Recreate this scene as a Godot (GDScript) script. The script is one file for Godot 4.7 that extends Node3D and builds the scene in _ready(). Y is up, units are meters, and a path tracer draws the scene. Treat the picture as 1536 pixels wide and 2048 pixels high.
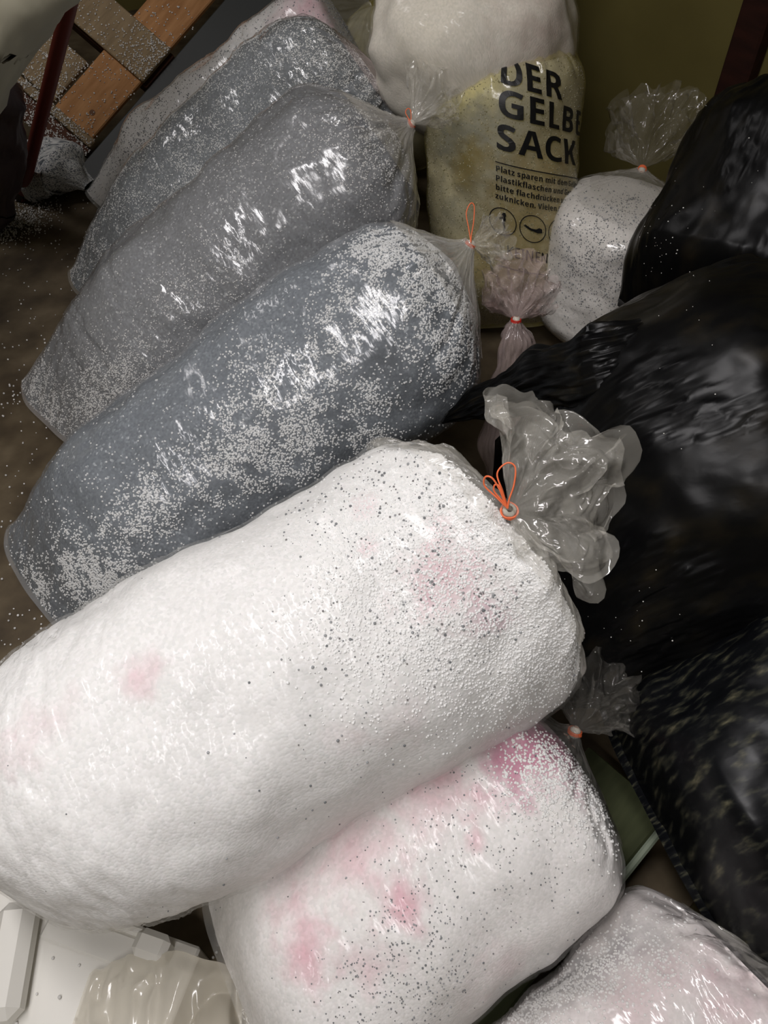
extends Node3D
# A heap of film sacks filled with foam beads, leaning in the corner of a store room.

var taken := {}
var M := {}
var lump_noise := FastNoiseLite.new()
var wrinkle_noise := FastNoiseLite.new()
var mask_noise := FastNoiseLite.new()
var patch_noise := FastNoiseLite.new()
var bead_mesh: SphereMesh
var surface := {}

const CAP_Q := [0.0, 0.2, 0.4, 0.6, 0.78, 0.9, 1.0]
const CAP_R := [1.0, 0.985, 0.9, 0.68, 0.36, 0.14, 0.042]

#<data>
# measured places: ends, shoulders and ties of the sacks; colour patches, shade painted low on the yellow sack, drifts of beads
const SACK := {
	white = {p0 = Vector3(-0.6, 0.361, -0.362), p1 = Vector3(0.054, 0.523, -0.683), n = Vector3(0.157, 0.794, -0.636), r = 0.241, w0 = 0.2, taper = 0.42},
	pink = {p0 = Vector3(-0.211, 0.148, -0.19), p1 = Vector3(0.222, 0.275, -0.45), n = Vector3(0.302, 0.37, -0.535), r = 0.196, w0 = 0.18, taper = 0.3},
	lowr = {p0 = Vector3(0.217, 0.137, 0.027), p1 = Vector3(0.47, 0.242, -0.168), n = Vector3(0.544, 0.352, -0.196), r = 0.185, w0 = 0.19, taper = 0.38},
	d = {p0 = Vector3(-0.791, 0.06, -1.005), p1 = Vector3(-0.019, 0.486, -1.351), n = Vector3(0.175, 0.672, -1.445), r = 0.232, w0 = 0.22, taper = 0.42},
	c = {p0 = Vector3(-0.91, 0.05, -1.569), p1 = Vector3(-0.128, 0.564, -1.884), n = Vector3(0.065, 0.699, -1.93), r = 0.225, w0 = 0.21, taper = 0.52},
	b = {p0 = Vector3(-0.932, 0.05, -2.133), p1 = Vector3(-0.183, 0.592, -2.356), n = Vector3(0.051, 0.639, -2.274), r = 0.215, w0 = 0.19, taper = 0.45},
	a = {p0 = Vector3(-1.008, 0.05, -2.684), p1 = Vector3(-0.226, 0.542, -2.763), n = Vector3(-0.045, 0.667, -2.867), r = 0.195, w0 = 0.185, taper = 0.4},
	yellow = {p0 = Vector3(0.36, 0.05, -2.02), p1 = Vector3(0.315, 0.66, -2.17), n = Vector3(0.31, 0.86, -2.24), r = 0.205, w0 = 0.2, taper = 0.38},
	yellow_far = {p0 = Vector3(0.05, 0.05, -3), p1 = Vector3(0.03, 0.5, -3.03), n = Vector3(0.03, 0.66, -3.05), r = 0.16, w0 = 0.15, taper = 0.38},
	cream = {p0 = Vector3(0.251, 0.652, -2.059), p1 = Vector3(0.223, 0.911, -2.51), n = Vector3(0.206, 1.066, -2.75), r = 0.26, w0 = 0.24, taper = 0.38},
	speck = {p0 = Vector3(0.6, 0.04, -1.92), p1 = Vector3(0.641, 0.425, -1.937), n = Vector3(0.679, 0.542, -2.023), r = 0.182, w0 = 0.17, taper = 0.38},
	blk1 = {p0 = Vector3(0.76, 0.443, -1.414), p1 = Vector3(0.9, 0.691, -1.63), n = Vector3(0.998, 0.859, -1.775), r = 0.275, w0 = 0.26, taper = 0.38},
	blk2 = {p0 = Vector3(0.242, 0.279, -0.941), p1 = Vector3(0.658, 0.577, -0.932), n = Vector3(0.927, 0.679, -0.97), r = 0.345, w0 = 0.34, taper = 0.8},
	blk3 = {p0 = Vector3(0.433, 0.303, -0.402), p1 = Vector3(0.66, 0.46, -0.475), n = Vector3(0.813, 0.509, -0.521), r = 0.225, w0 = 0.235, taper = 0.5},
}
const STAINS_AND_SHADE := {
	white = [[Vector3(-0.299, 0.68, -0.471), 0.028, 0.45, Color(0.84, 0.52, 0.59)], [Vector3(-0.433, 0.622, -0.407), 0.05, 0.22, Color(0.84, 0.52, 0.59)], [Vector3(-0.473, 0.585, -0.402), 0.04, 0.3, Color(0.84, 0.52, 0.59)], [Vector3(-0.393, 0.658, -0.446), 0.04, 0.15, Color(0.84, 0.52, 0.59)], [Vector3(0.068, 0.732, -0.565), 0.05, 0.45, Color(0.84, 0.52, 0.59)], [Vector3(0.14, 0.709, -0.536), 0.03, 0.5, Color(0.58, 0.25, 0.36)], [Vector3(0.096, 0.746, -0.583), 0.035, 0.4, Color(0.84, 0.52, 0.59)], [Vector3(-0.031, 0.754, -0.68), 0.02, 0.35, Color(0.84, 0.52, 0.59)], [Vector3(-0.021, 0.75, -0.615), 0.016, 0.5, Color(0.84, 0.52, 0.59)], [Vector3(0.059, 0.73, -0.554), 0.012, 0.6, Color(0.58, 0.25, 0.36)], [Vector3(0.018, 0.619, -0.434), 0.06, 0.16, Color(0.84, 0.52, 0.59)], [Vector3(-0.047, 0.62, -0.414), 0.04, 0.16, Color(0.84, 0.52, 0.59)], [Vector3(0.076, 0.765, -0.626), 0.03, 0.3, Color(0.84, 0.52, 0.59)], [Vector3(0.136, 0.729, -0.556), 0.02, 0.5, Color(0.84, 0.52, 0.59)]],
	pink = [[Vector3(0.023, 0.412, -0.28), 0.036, 0.6, Color(0.84, 0.52, 0.59)], [Vector3(0.031, 0.405, -0.262), 0.025, 0.5, Color(0.84, 0.52, 0.59)], [Vector3(-0.105, 0.378, -0.215), 0.042, 0.62, Color(0.84, 0.52, 0.59)], [Vector3(-0.124, 0.382, -0.269), 0.05, 0.3, Color(0.84, 0.52, 0.59)], [Vector3(-0.017, 0.377, -0.205), 0.036, 0.4, Color(0.84, 0.52, 0.59)], [Vector3(0.235, 0.459, -0.479), 0.07, 0.8, Color(0.58, 0.25, 0.36)], [Vector3(0.19, 0.47, -0.464), 0.06, 0.8, Color(0.58, 0.25, 0.36)], [Vector3(0.309, 0.386, -0.462), 0.045, 0.7, Color(0.45, 0.30, 0.42)], [Vector3(0.32, 0.39, -0.408), 0.04, 0.5, Color(0.30, 0.32, 0.34)], [Vector3(0.126, 0.454, -0.401), 0.05, 0.25, Color(0.84, 0.52, 0.59)], [Vector3(-0.048, 0.403, -0.344), 0.07, 0.4, Color(0.84, 0.52, 0.59)], [Vector3(0.126, 0.444, -0.347), 0.014, 0.6, Color(0.84, 0.52, 0.59)], [Vector3(0.056, 0.434, -0.401), 0.06, 0.35, Color(0.84, 0.52, 0.59)], [Vector3(0.094, 0.446, -0.424), 0.05, 0.3, Color(0.84, 0.52, 0.59)], [Vector3(0.16, 0.321, -0.207), 0.07, 0.2, Color(0.84, 0.52, 0.59)], [Vector3(-0.141, 0.372, -0.311), 0.05, 0.3, Color(0.84, 0.52, 0.59)]],
	lowr = [[Vector3(0.272, 0.297, -0.22), 0.05, 0.6, Color(0.30, 0.32, 0.34)], [Vector3(0.226, 0.262, -0.195), 0.05, 0.6, Color(0.30, 0.32, 0.34)], [Vector3(0.318, 0.332, -0.243), 0.045, 0.6, Color(0.30, 0.32, 0.34)], [Vector3(0.365, 0.367, -0.254), 0.03, 0.5, Color(0.30, 0.32, 0.34)], [Vector3(0.319, 0.369, -0.187), 0.07, 0.3, Color(0.84, 0.52, 0.59)], [Vector3(0.405, 0.413, -0.203), 0.06, 0.2, Color(0.84, 0.52, 0.59)], [Vector3(0.177, 0.193, -0.174), 0.05, 0.4, Color(0.30, 0.32, 0.34)], [Vector3(0.433, 0.425, -0.165), 0.05, 0.35, Color(0.84, 0.52, 0.59)]],
	d = [[Vector3(0.005, 0.612, -1.158), 0.05, 0.6, Color(0.16, 0.17, 0.18)], [Vector3(0.045, 0.684, -1.231), 0.12, 0.25, Color(0.86, 0.86, 0.85)]],
	c = [[Vector3(-0.844, 0.153, -1.528), 0.1, 0.75, Color(0.86, 0.86, 0.85)], [Vector3(-0.726, 0.245, -1.472), 0.08, 0.5, Color(0.86, 0.86, 0.85)], [Vector3(-0.958, 0.06, -1.696), 0.01, 1, Color(0.42, 0.13, 0.03)], [Vector3(-0.599, 0.412, -1.535), 0.008, 1, Color(0.42, 0.13, 0.03)], [Vector3(-0.128, 0.781, -1.819), 0.1, 0.2, Color(0.86, 0.86, 0.85)]],
	b = [[Vector3(-0.119, 0.753, -2.238), 0.12, 0.5, Color(0.86, 0.86, 0.85)], [Vector3(-0.594, 0.435, -2.064), 0.1, 0.5, Color(0.86, 0.86, 0.85)], [Vector3(-0.261, 0.677, -2.164), 0.1, 0.5, Color(0.86, 0.86, 0.85)], [Vector3(-0.851, 0.186, -2.048), 0.06, 0.4, Color(0.86, 0.86, 0.85)]],
	a = [[Vector3(-0.246, 0.701, -2.653), 0.12, 0.45, Color(0.84, 0.52, 0.59)], [Vector3(-0.194, 0.706, -2.679), 0.07, 0.35, Color(0.84, 0.52, 0.59)], [Vector3(-0.433, 0.526, -2.576), 0.1, 0.6, Color(0.30, 0.32, 0.34)], [Vector3(-0.303, 0.597, -2.584), 0.1, 0.6, Color(0.30, 0.32, 0.34)], [Vector3(-0.699, 0.319, -2.533), 0.09, 0.35, Color(0.30, 0.32, 0.34)], [Vector3(-0.921, 0.158, -2.536), 0.07, 0.45, Color(0.30, 0.32, 0.34)]],
	speck = [],
	cream = [[Vector3(0.373, 0.839, -2.071), 0.12, 0.5, Color(0.62, 0.50, 0.44)], [Vector3(0.115, 0.865, -2.063), 0.15, 0.2, Color(0.80, 0.74, 0.55)]],
	yellow = [[Vector3(0.162, 0.718, -2.046), 0.09, 0.8, Color(0.86, 0.80, 0.45)], [Vector3(0.231, 0.744, -2.004), 0.06, 0.7, Color(0.86, 0.80, 0.45)], [Vector3(0.224, 0.652, -1.976), 0.07, 0.9, Color(0.30, 0.32, 0.34)], [Vector3(0.167, 0.611, -2.014), 0.07, 0.8, Color(0.30, 0.32, 0.34)], [Vector3(0.327, 0.68, -1.96), 0.1, 0.6, Color(0.30, 0.32, 0.34)], [Vector3(0.289, 0.615, -1.946), 0.1, 0.7, Color(0.30, 0.32, 0.34)], [Vector3(0.22, 0.583, -1.965), 0.05, 1.2, Color(0.16, 0.11, 0.05)], [Vector3(0.205, 0.533, -1.965), 0.05, 0.9, Color(0.16, 0.11, 0.05)], [Vector3(0.296, 0.523, -1.924), 0.1, 0.6, Color(0.30, 0.32, 0.34)], [Vector3(0.397, 0.594, -1.953), 0.12, 0.6, Color(0.34, 0.28, 0.18)], [Vector3(0.394, 0.486, -1.923), 0.14, 0.7, Color(0.36, 0.28, 0.18)], [Vector3(0.312, 0.369, -1.885), 0.14, 0.9, Color(0.30, 0.24, 0.15)], [Vector3(0.187, 0.449, -1.966), 0.08, 0.5, Color(0.30, 0.32, 0.34)]],  # the larger brown patches paint shade on the lower front into the filling
}
const DRIFTS := {
	d = [[Vector3(0.041, 0.717, -1.303), 0.075, 0.95], [Vector3(-0.006, 0.731, -1.35), 0.06, 0.85], [Vector3(0.123, 0.675, -1.315), 0.1, 1], [Vector3(0.183, 0.59, -1.348), 0.09, 0.9], [Vector3(0.117, 0.602, -1.193), 0.06, 0.7], [Vector3(-0.076, 0.681, -1.231), 0.06, 0.45], [Vector3(-0.114, 0.608, -1.151), 0.06, 0.5], [Vector3(-0.191, 0.538, -1.092), 0.07, 0.7], [Vector3(-0.249, 0.487, -1.052), 0.075, 0.75], [Vector3(-0.161, 0.476, -1.059), 0.06, 0.5], [Vector3(-0.032, 0.554, -1.12), 0.045, 0.45], [Vector3(-0.034, 0.476, -1.095), 0.045, 0.5], [Vector3(-0.325, 0.445, -1.018), 0.06, 0.5], [Vector3(-0.44, 0.406, -0.984), 0.06, 0.45], [Vector3(-0.543, 0.252, -0.894), 0.07, 0.8], [Vector3(-0.649, 0.245, -0.926), 0.08, 0.6], [Vector3(-0.499, 0.365, -0.953), 0.07, 0.3], [Vector3(-0.265, 0.59, -1.172), 0.05, 0.2], [Vector3(0.081, 0.707, -1.388), 0.06, 0.7], [Vector3(-0.782, 0.083, -0.999), 0.06, 0.6]],
	c = [[Vector3(-0.501, 0.46, -1.555), 0.07, 0.25], [Vector3(-0.591, 0.303, -1.478), 0.09, 0.4], [Vector3(-0.766, 0.173, -1.447), 0.1, 0.9], [Vector3(-0.918, 0.079, -1.616), 0.09, 1], [Vector3(-0.689, 0.242, -1.457), 0.09, 0.7], [Vector3(-0.075, 0.754, -1.78), 0.08, 0.35], [Vector3(-0.03, 0.7, -1.732), 0.09, 0.4], [Vector3(-0.391, 0.5, -1.579), 0.09, 0.3], [Vector3(-0.318, 0.671, -1.723), 0.1, 0.12]],
	b = [[Vector3(-0.107, 0.731, -2.202), 0.1, 0.8], [Vector3(-0.187, 0.743, -2.199), 0.08, 0.7], [Vector3(-0.487, 0.513, -2.096), 0.09, 0.6], [Vector3(-0.583, 0.412, -2.05), 0.08, 0.6], [Vector3(-0.833, 0.174, -2.016), 0.08, 0.5]],
	a = [[Vector3(-0.75, 0.315, -2.539), 0.2, 0.5], [Vector3(-0.433, 0.526, -2.576), 0.12, 0.5]],
	flecks_white = [[Vector3(0.028, 0.759, -0.646), 0.1, 0.5], [Vector3(-0.029, 0.75, -0.722), 0.07, 0.45], [Vector3(-0.016, 0.719, -0.53), 0.08, 0.3], [Vector3(0.079, 0.727, -0.558), 0.07, 0.6], [Vector3(0.123, 0.705, -0.534), 0.05, 0.5], [Vector3(-0.044, 0.627, -0.419), 0.12, 0.08], [Vector3(-0.084, 0.737, -0.689), 0.05, 0.3]],
	beads_white = [[Vector3(0.046, 0.747, -0.586), 0.11, 1], [Vector3(0.113, 0.711, -0.54), 0.1, 1], [Vector3(-0.004, 0.757, -0.637), 0.07, 0.8], [Vector3(0.004, 0.712, -0.521), 0.07, 0.6], [Vector3(0.189, 0.628, -0.5), 0.08, 0.8]],
	flecks_pink = [[Vector3(0.021, 0.402, -0.255), 0.045, 0.6], [Vector3(-0.02, 0.363, -0.182), 0.05, 1], [Vector3(0.06, 0.345, -0.184), 0.045, 0.8], [Vector3(0.051, 0.387, -0.23), 0.05, 0.6], [Vector3(0.091, 0.433, -0.326), 0.13, 0.16], [Vector3(0.157, 0.459, -0.39), 0.12, 0.14]],
	beads_pink = [[Vector3(0.217, 0.471, -0.434), 0.05, 0.9], [Vector3(0.247, 0.465, -0.418), 0.05, 0.7], [Vector3(0.303, 0.419, -0.407), 0.05, 0.6]],
	beads_lowr = [[Vector3(0.3, 0.331, -0.221), 0.05, 0.7], [Vector3(0.249, 0.288, -0.202), 0.05, 0.5], [Vector3(0.207, 0.274, -0.167), 0.05, 0.5], [Vector3(0.355, 0.375, -0.234), 0.04, 0.5]],
	speck = [[Vector3(0.55, 0.469, -1.79), 0.12, 0.5], [Vector3(0.539, 0.38, -1.777), 0.1, 0.4], [Vector3(0.592, 0.518, -1.887), 0.08, 0.2]],
	blk2_dust = [[Vector3(0.39, 0.557, -0.629), 0.07, 0.6], [Vector3(0.333, 0.507, -0.644), 0.08, 0.3], [Vector3(0.299, 0.7, -0.873), 0.08, 0.3], [Vector3(0.453, 0.859, -0.932), 0.1, 0.25]],
	blk1_dust = [[Vector3(0.56, 0.645, -1.512), 0.07, 0.5], [Vector3(0.569, 0.622, -1.477), 0.06, 0.5], [Vector3(0.63, 0.767, -1.507), 0.15, 0.12]],
}
#</data>

# ------------------------------------------------------------------ helpers
func numbered(called: String) -> String:
	var k: int = taken.get(called, 0)
	taken[called] = k + 1
	return called if k == 0 else "%s_%03d" % [called, k]

func tag(o: Node, label: String, category: String, group := "", kind := "") -> void:
	o.set_meta("label", label)
	o.set_meta("category", category)
	if group: o.set_meta("group", group)
	if kind: o.set_meta("kind", kind)

func thing(called: String, label: String, category: String, at := Vector3.ZERO, group := "") -> Node3D:
	var o := Node3D.new()
	o.name = numbered(called)
	add_child(o)
	o.position = at
	tag(o, label, category, group)
	return o

func obj(called: String, mesh: Mesh, m: Material, parent: Node = null) -> MeshInstance3D:
	var o := MeshInstance3D.new()
	o.name = called if parent else numbered(called)
	o.mesh = mesh
	o.material_override = null
	for i in mesh.get_surface_count():
		o.set_surface_override_material(i, m)
	if parent: parent.add_child(o, true)
	else: add_child(o)
	return o

func struct(called: String, mesh: Mesh, m: Material, label: String) -> MeshInstance3D:
	var o := obj(called, mesh, m)
	o.set_meta("kind", "structure")
	o.set_meta("label", label)
	o.set_meta("category", called.split("_")[0])
	return o

func noise_tex(n: FastNoiseLite, ramp: Gradient, side := 1024, normalize := true) -> NoiseTexture2D:
	var t := NoiseTexture2D.new()
	t.width = side
	t.height = side
	t.seamless = true
	t.noise = n
	t.normalize = normalize
	if ramp: t.color_ramp = ramp
	return t

func fnl(kind: int, freq: float, sd: int, octaves := 1) -> FastNoiseLite:
	var n := FastNoiseLite.new()
	n.noise_type = kind
	n.frequency = freq
	n.seed = sd
	n.fractal_type = FastNoiseLite.FRACTAL_FBM if octaves > 1 else FastNoiseLite.FRACTAL_NONE
	n.fractal_octaves = octaves
	return n

func ramp(stops: Array, constant := false) -> Gradient:
	var g := Gradient.new()
	var off := PackedFloat32Array()
	var col := PackedColorArray()
	for s in stops:
		off.append(s[0])
		col.append(s[1])
	g.offsets = off
	g.colors = col
	if constant: g.interpolation_mode = Gradient.GRADIENT_INTERPOLATE_CONSTANT
	return g

func curve_at(xs: Array, ys: Array, x: float) -> float:
	for i in xs.size() - 1:
		if x <= xs[i + 1]:
			var k: float = (x - xs[i]) / (xs[i + 1] - xs[i])
			return lerpf(ys[i], ys[i + 1], k)
	return ys[-1]

# cubic interpolation for the shoulder of a sack
func cap_factor(q: float) -> float:
	for i in CAP_Q.size() - 1:
		if q <= CAP_Q[i + 1]:
			var k: float = (q - CAP_Q[i]) / (CAP_Q[i + 1] - CAP_Q[i])
			var y0: float = CAP_R[maxi(i - 1, 0)]
			var y3: float = CAP_R[mini(i + 2, CAP_R.size() - 1)]
			return maxf(0.036, cubic_interpolate(CAP_R[i], CAP_R[i + 1], y0, y3, k))
	return CAP_R[-1]

# A mesh from a grid of points, rows x cols; smooth normals.
func grid_mesh(p: PackedVector3Array, rows: int, cols: int, uv: PackedVector2Array, col := PackedColorArray(), closed := true) -> ArrayMesh:
	var nrm := PackedVector3Array()
	nrm.resize(p.size())
	for i in rows:
		var i0 := maxi(i - 1, 0) * cols
		var i1 := mini(i + 1, rows - 1) * cols
		for j in cols:
			var j0 := j - 1
			var j1 := j + 1
			if closed:
				if j0 < 0: j0 = cols - 2
				if j1 > cols - 1: j1 = 1
			else:
				j0 = maxi(j0, 0)
				j1 = mini(j1, cols - 1)
			var du := p[i1 + j] - p[i0 + j]
			var dv := p[i * cols + j1] - p[i * cols + j0]
			var n := dv.cross(du)
			nrm[i * cols + j] = n.normalized() if n.length_squared() > 1e-16 else Vector3.UP
	var idx := PackedInt32Array()
	idx.resize((rows - 1) * (cols - 1) * 6)
	var k := 0
	for i in rows - 1:
		for j in cols - 1:
			var a := i * cols + j
			var b := a + cols
			idx[k] = a
			idx[k + 1] = b
			idx[k + 2] = a + 1
			idx[k + 3] = a + 1
			idx[k + 4] = b
			idx[k + 5] = b + 1
			k += 6
	var arr := []
	arr.resize(Mesh.ARRAY_MAX)
	arr[Mesh.ARRAY_VERTEX] = p
	arr[Mesh.ARRAY_NORMAL] = nrm
	arr[Mesh.ARRAY_TEX_UV] = uv
	if col.size(): arr[Mesh.ARRAY_COLOR] = col
	arr[Mesh.ARRAY_INDEX] = idx
	var m := ArrayMesh.new()
	m.add_surface_from_arrays(Mesh.PRIMITIVE_TRIANGLES, arr)
	return m

func tube(points: Array, radius: float, sides := 8, closed := false, smooth := 6) -> ArrayMesh:
	var path := PackedVector3Array()
	var n := points.size()
	for i in (n if closed else n - 1):
		var a: Vector3 = points[(i - 1 + n) % n] if closed or i > 0 else points[0]
		var b: Vector3 = points[i]
		var c: Vector3 = points[(i + 1) % n]
		var d: Vector3 = points[(i + 2) % n] if closed or i + 2 < n else points[n - 1]
		for k in smooth:
			path.append(b.cubic_interpolate(c, a, d, float(k) / smooth))
	path.append(points[0] if closed else points[n - 1])
	var rows := path.size()
	var cols := sides + 1
	var p := PackedVector3Array()
	var uv := PackedVector2Array()
	var ref := Vector3(0.31, 0.77, 0.55)
	for i in rows:
		var t := (path[mini(i + 1, rows - 1)] - path[maxi(i - 1, 0)]).normalized()
		var s := t.cross(ref).normalized()
		ref = s.cross(t).normalized()
		for j in cols:
			var th := -TAU * j / sides
			p.append(path[i] + (s * cos(th) + ref * sin(th)) * radius)
			uv.append(Vector2(float(j) / sides, float(i) / rows))
	return grid_mesh(p, rows, cols, uv)

# box with chamfered edges, between two corners
func chamfer_box(size: Vector3, c: float) -> ArrayMesh:
	var st := SurfaceTool.new()
	st.begin(Mesh.PRIMITIVE_TRIANGLES)
	var h := size / 2.0
	var pts := {}
	for sx in [-1, 1]:
		for sy in [-1, 1]:
			for sz in [-1, 1]:
				var s := Vector3(sx, sy, sz)
				pts[[sx, sy, sz, 0]] = Vector3(sx * h.x, sy * (h.y - c), sz * (h.z - c))
				pts[[sx, sy, sz, 1]] = Vector3(sx * (h.x - c), sy * h.y, sz * (h.z - c))
				pts[[sx, sy, sz, 2]] = Vector3(sx * (h.x - c), sy * (h.y - c), sz * h.z)
	var poly := func(q: Array):
		var mid := Vector3.ZERO
		for v in q: mid += v
		mid /= q.size()
		var nn: Vector3 = (q[1] - q[0]).cross(q[2] - q[0])
		if nn.dot(mid) > 0: q.reverse()
		st.set_smooth_group(-1)
		for k in range(1, q.size() - 1):
			st.add_vertex(q[0]); st.add_vertex(q[k]); st.add_vertex(q[k + 1])
	for s in [-1, 1]:
		poly.call([pts[[s, -1, -1, 0]], pts[[s, 1, -1, 0]], pts[[s, 1, 1, 0]], pts[[s, -1, 1, 0]]])
		poly.call([pts[[-1, s, -1, 1]], pts[[1, s, -1, 1]], pts[[1, s, 1, 1]], pts[[-1, s, 1, 1]]])
		poly.call([pts[[-1, -1, s, 2]], pts[[1, -1, s, 2]], pts[[1, 1, s, 2]], pts[[-1, 1, s, 2]]])
		for t in [-1, 1]:
			poly.call([pts[[s, t, -1, 0]], pts[[s, t, 1, 0]], pts[[s, t, 1, 1]], pts[[s, t, -1, 1]]])
			poly.call([pts[[s, -1, t, 0]], pts[[s, 1, t, 0]], pts[[s, 1, t, 2]], pts[[s, -1, t, 2]]])
			poly.call([pts[[-1, s, t, 1]], pts[[1, s, t, 1]], pts[[1, s, t, 2]], pts[[-1, s, t, 2]]])
			for w in [-1, 1]:
				poly.call([pts[[s, t, w, 0]], pts[[s, t, w, 1]], pts[[s, t, w, 2]]])
	st.generate_normals()
	return st.commit()

func std(c: Color, rough: float, spec := 0.5) -> StandardMaterial3D:
	var m := StandardMaterial3D.new()
	m.albedo_color = c
	m.roughness = rough
	m.metallic_specular = spec
	return m

# thin clear plastic: alpha is its milkiness
func film(c: Color, alpha: float, rough: float, relief := 0.04) -> StandardMaterial3D:
	var m := StandardMaterial3D.new()
	m.transparency = BaseMaterial3D.TRANSPARENCY_ALPHA
	m.albedo_color = Color(c.r, c.g, c.b, alpha)
	m.roughness = rough
	m.metallic_specular = 0.5
	m.cull_mode = BaseMaterial3D.CULL_DISABLED
	if relief > 0.0:
		m.heightmap_enabled = true
		m.heightmap_texture = M.crinkle
		m.heightmap_scale = relief
		m.uv1_scale = Vector3(1.6, 5.0, 1.0)
	return m

# packed beads: cells of a few tones with the relief of little balls
func beads_material(stops: Array, sd: int, relief := 0.04) -> StandardMaterial3D:
	var m := StandardMaterial3D.new()
	var c := fnl(FastNoiseLite.TYPE_CELLULAR, 0.085, 7)
	c.cellular_return_type = FastNoiseLite.RETURN_CELL_VALUE
	c.cellular_jitter = 0.9
	m.albedo_texture = noise_tex(c, ramp(stops), 1024)
	m.heightmap_enabled = true
	m.heightmap_texture = M.bead_relief
	m.heightmap_scale = relief
	m.heightmap_flip_texture = true
	m.uv1_scale = Vector3(2.7, 2.7, 1)
	m.uv1_offset = Vector3(0.13 * sd, 0.31 * sd, 0)
	m.vertex_color_use_as_albedo = true
	m.roughness = 0.8
	m.metallic_specular = 0.3
	return m

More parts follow.
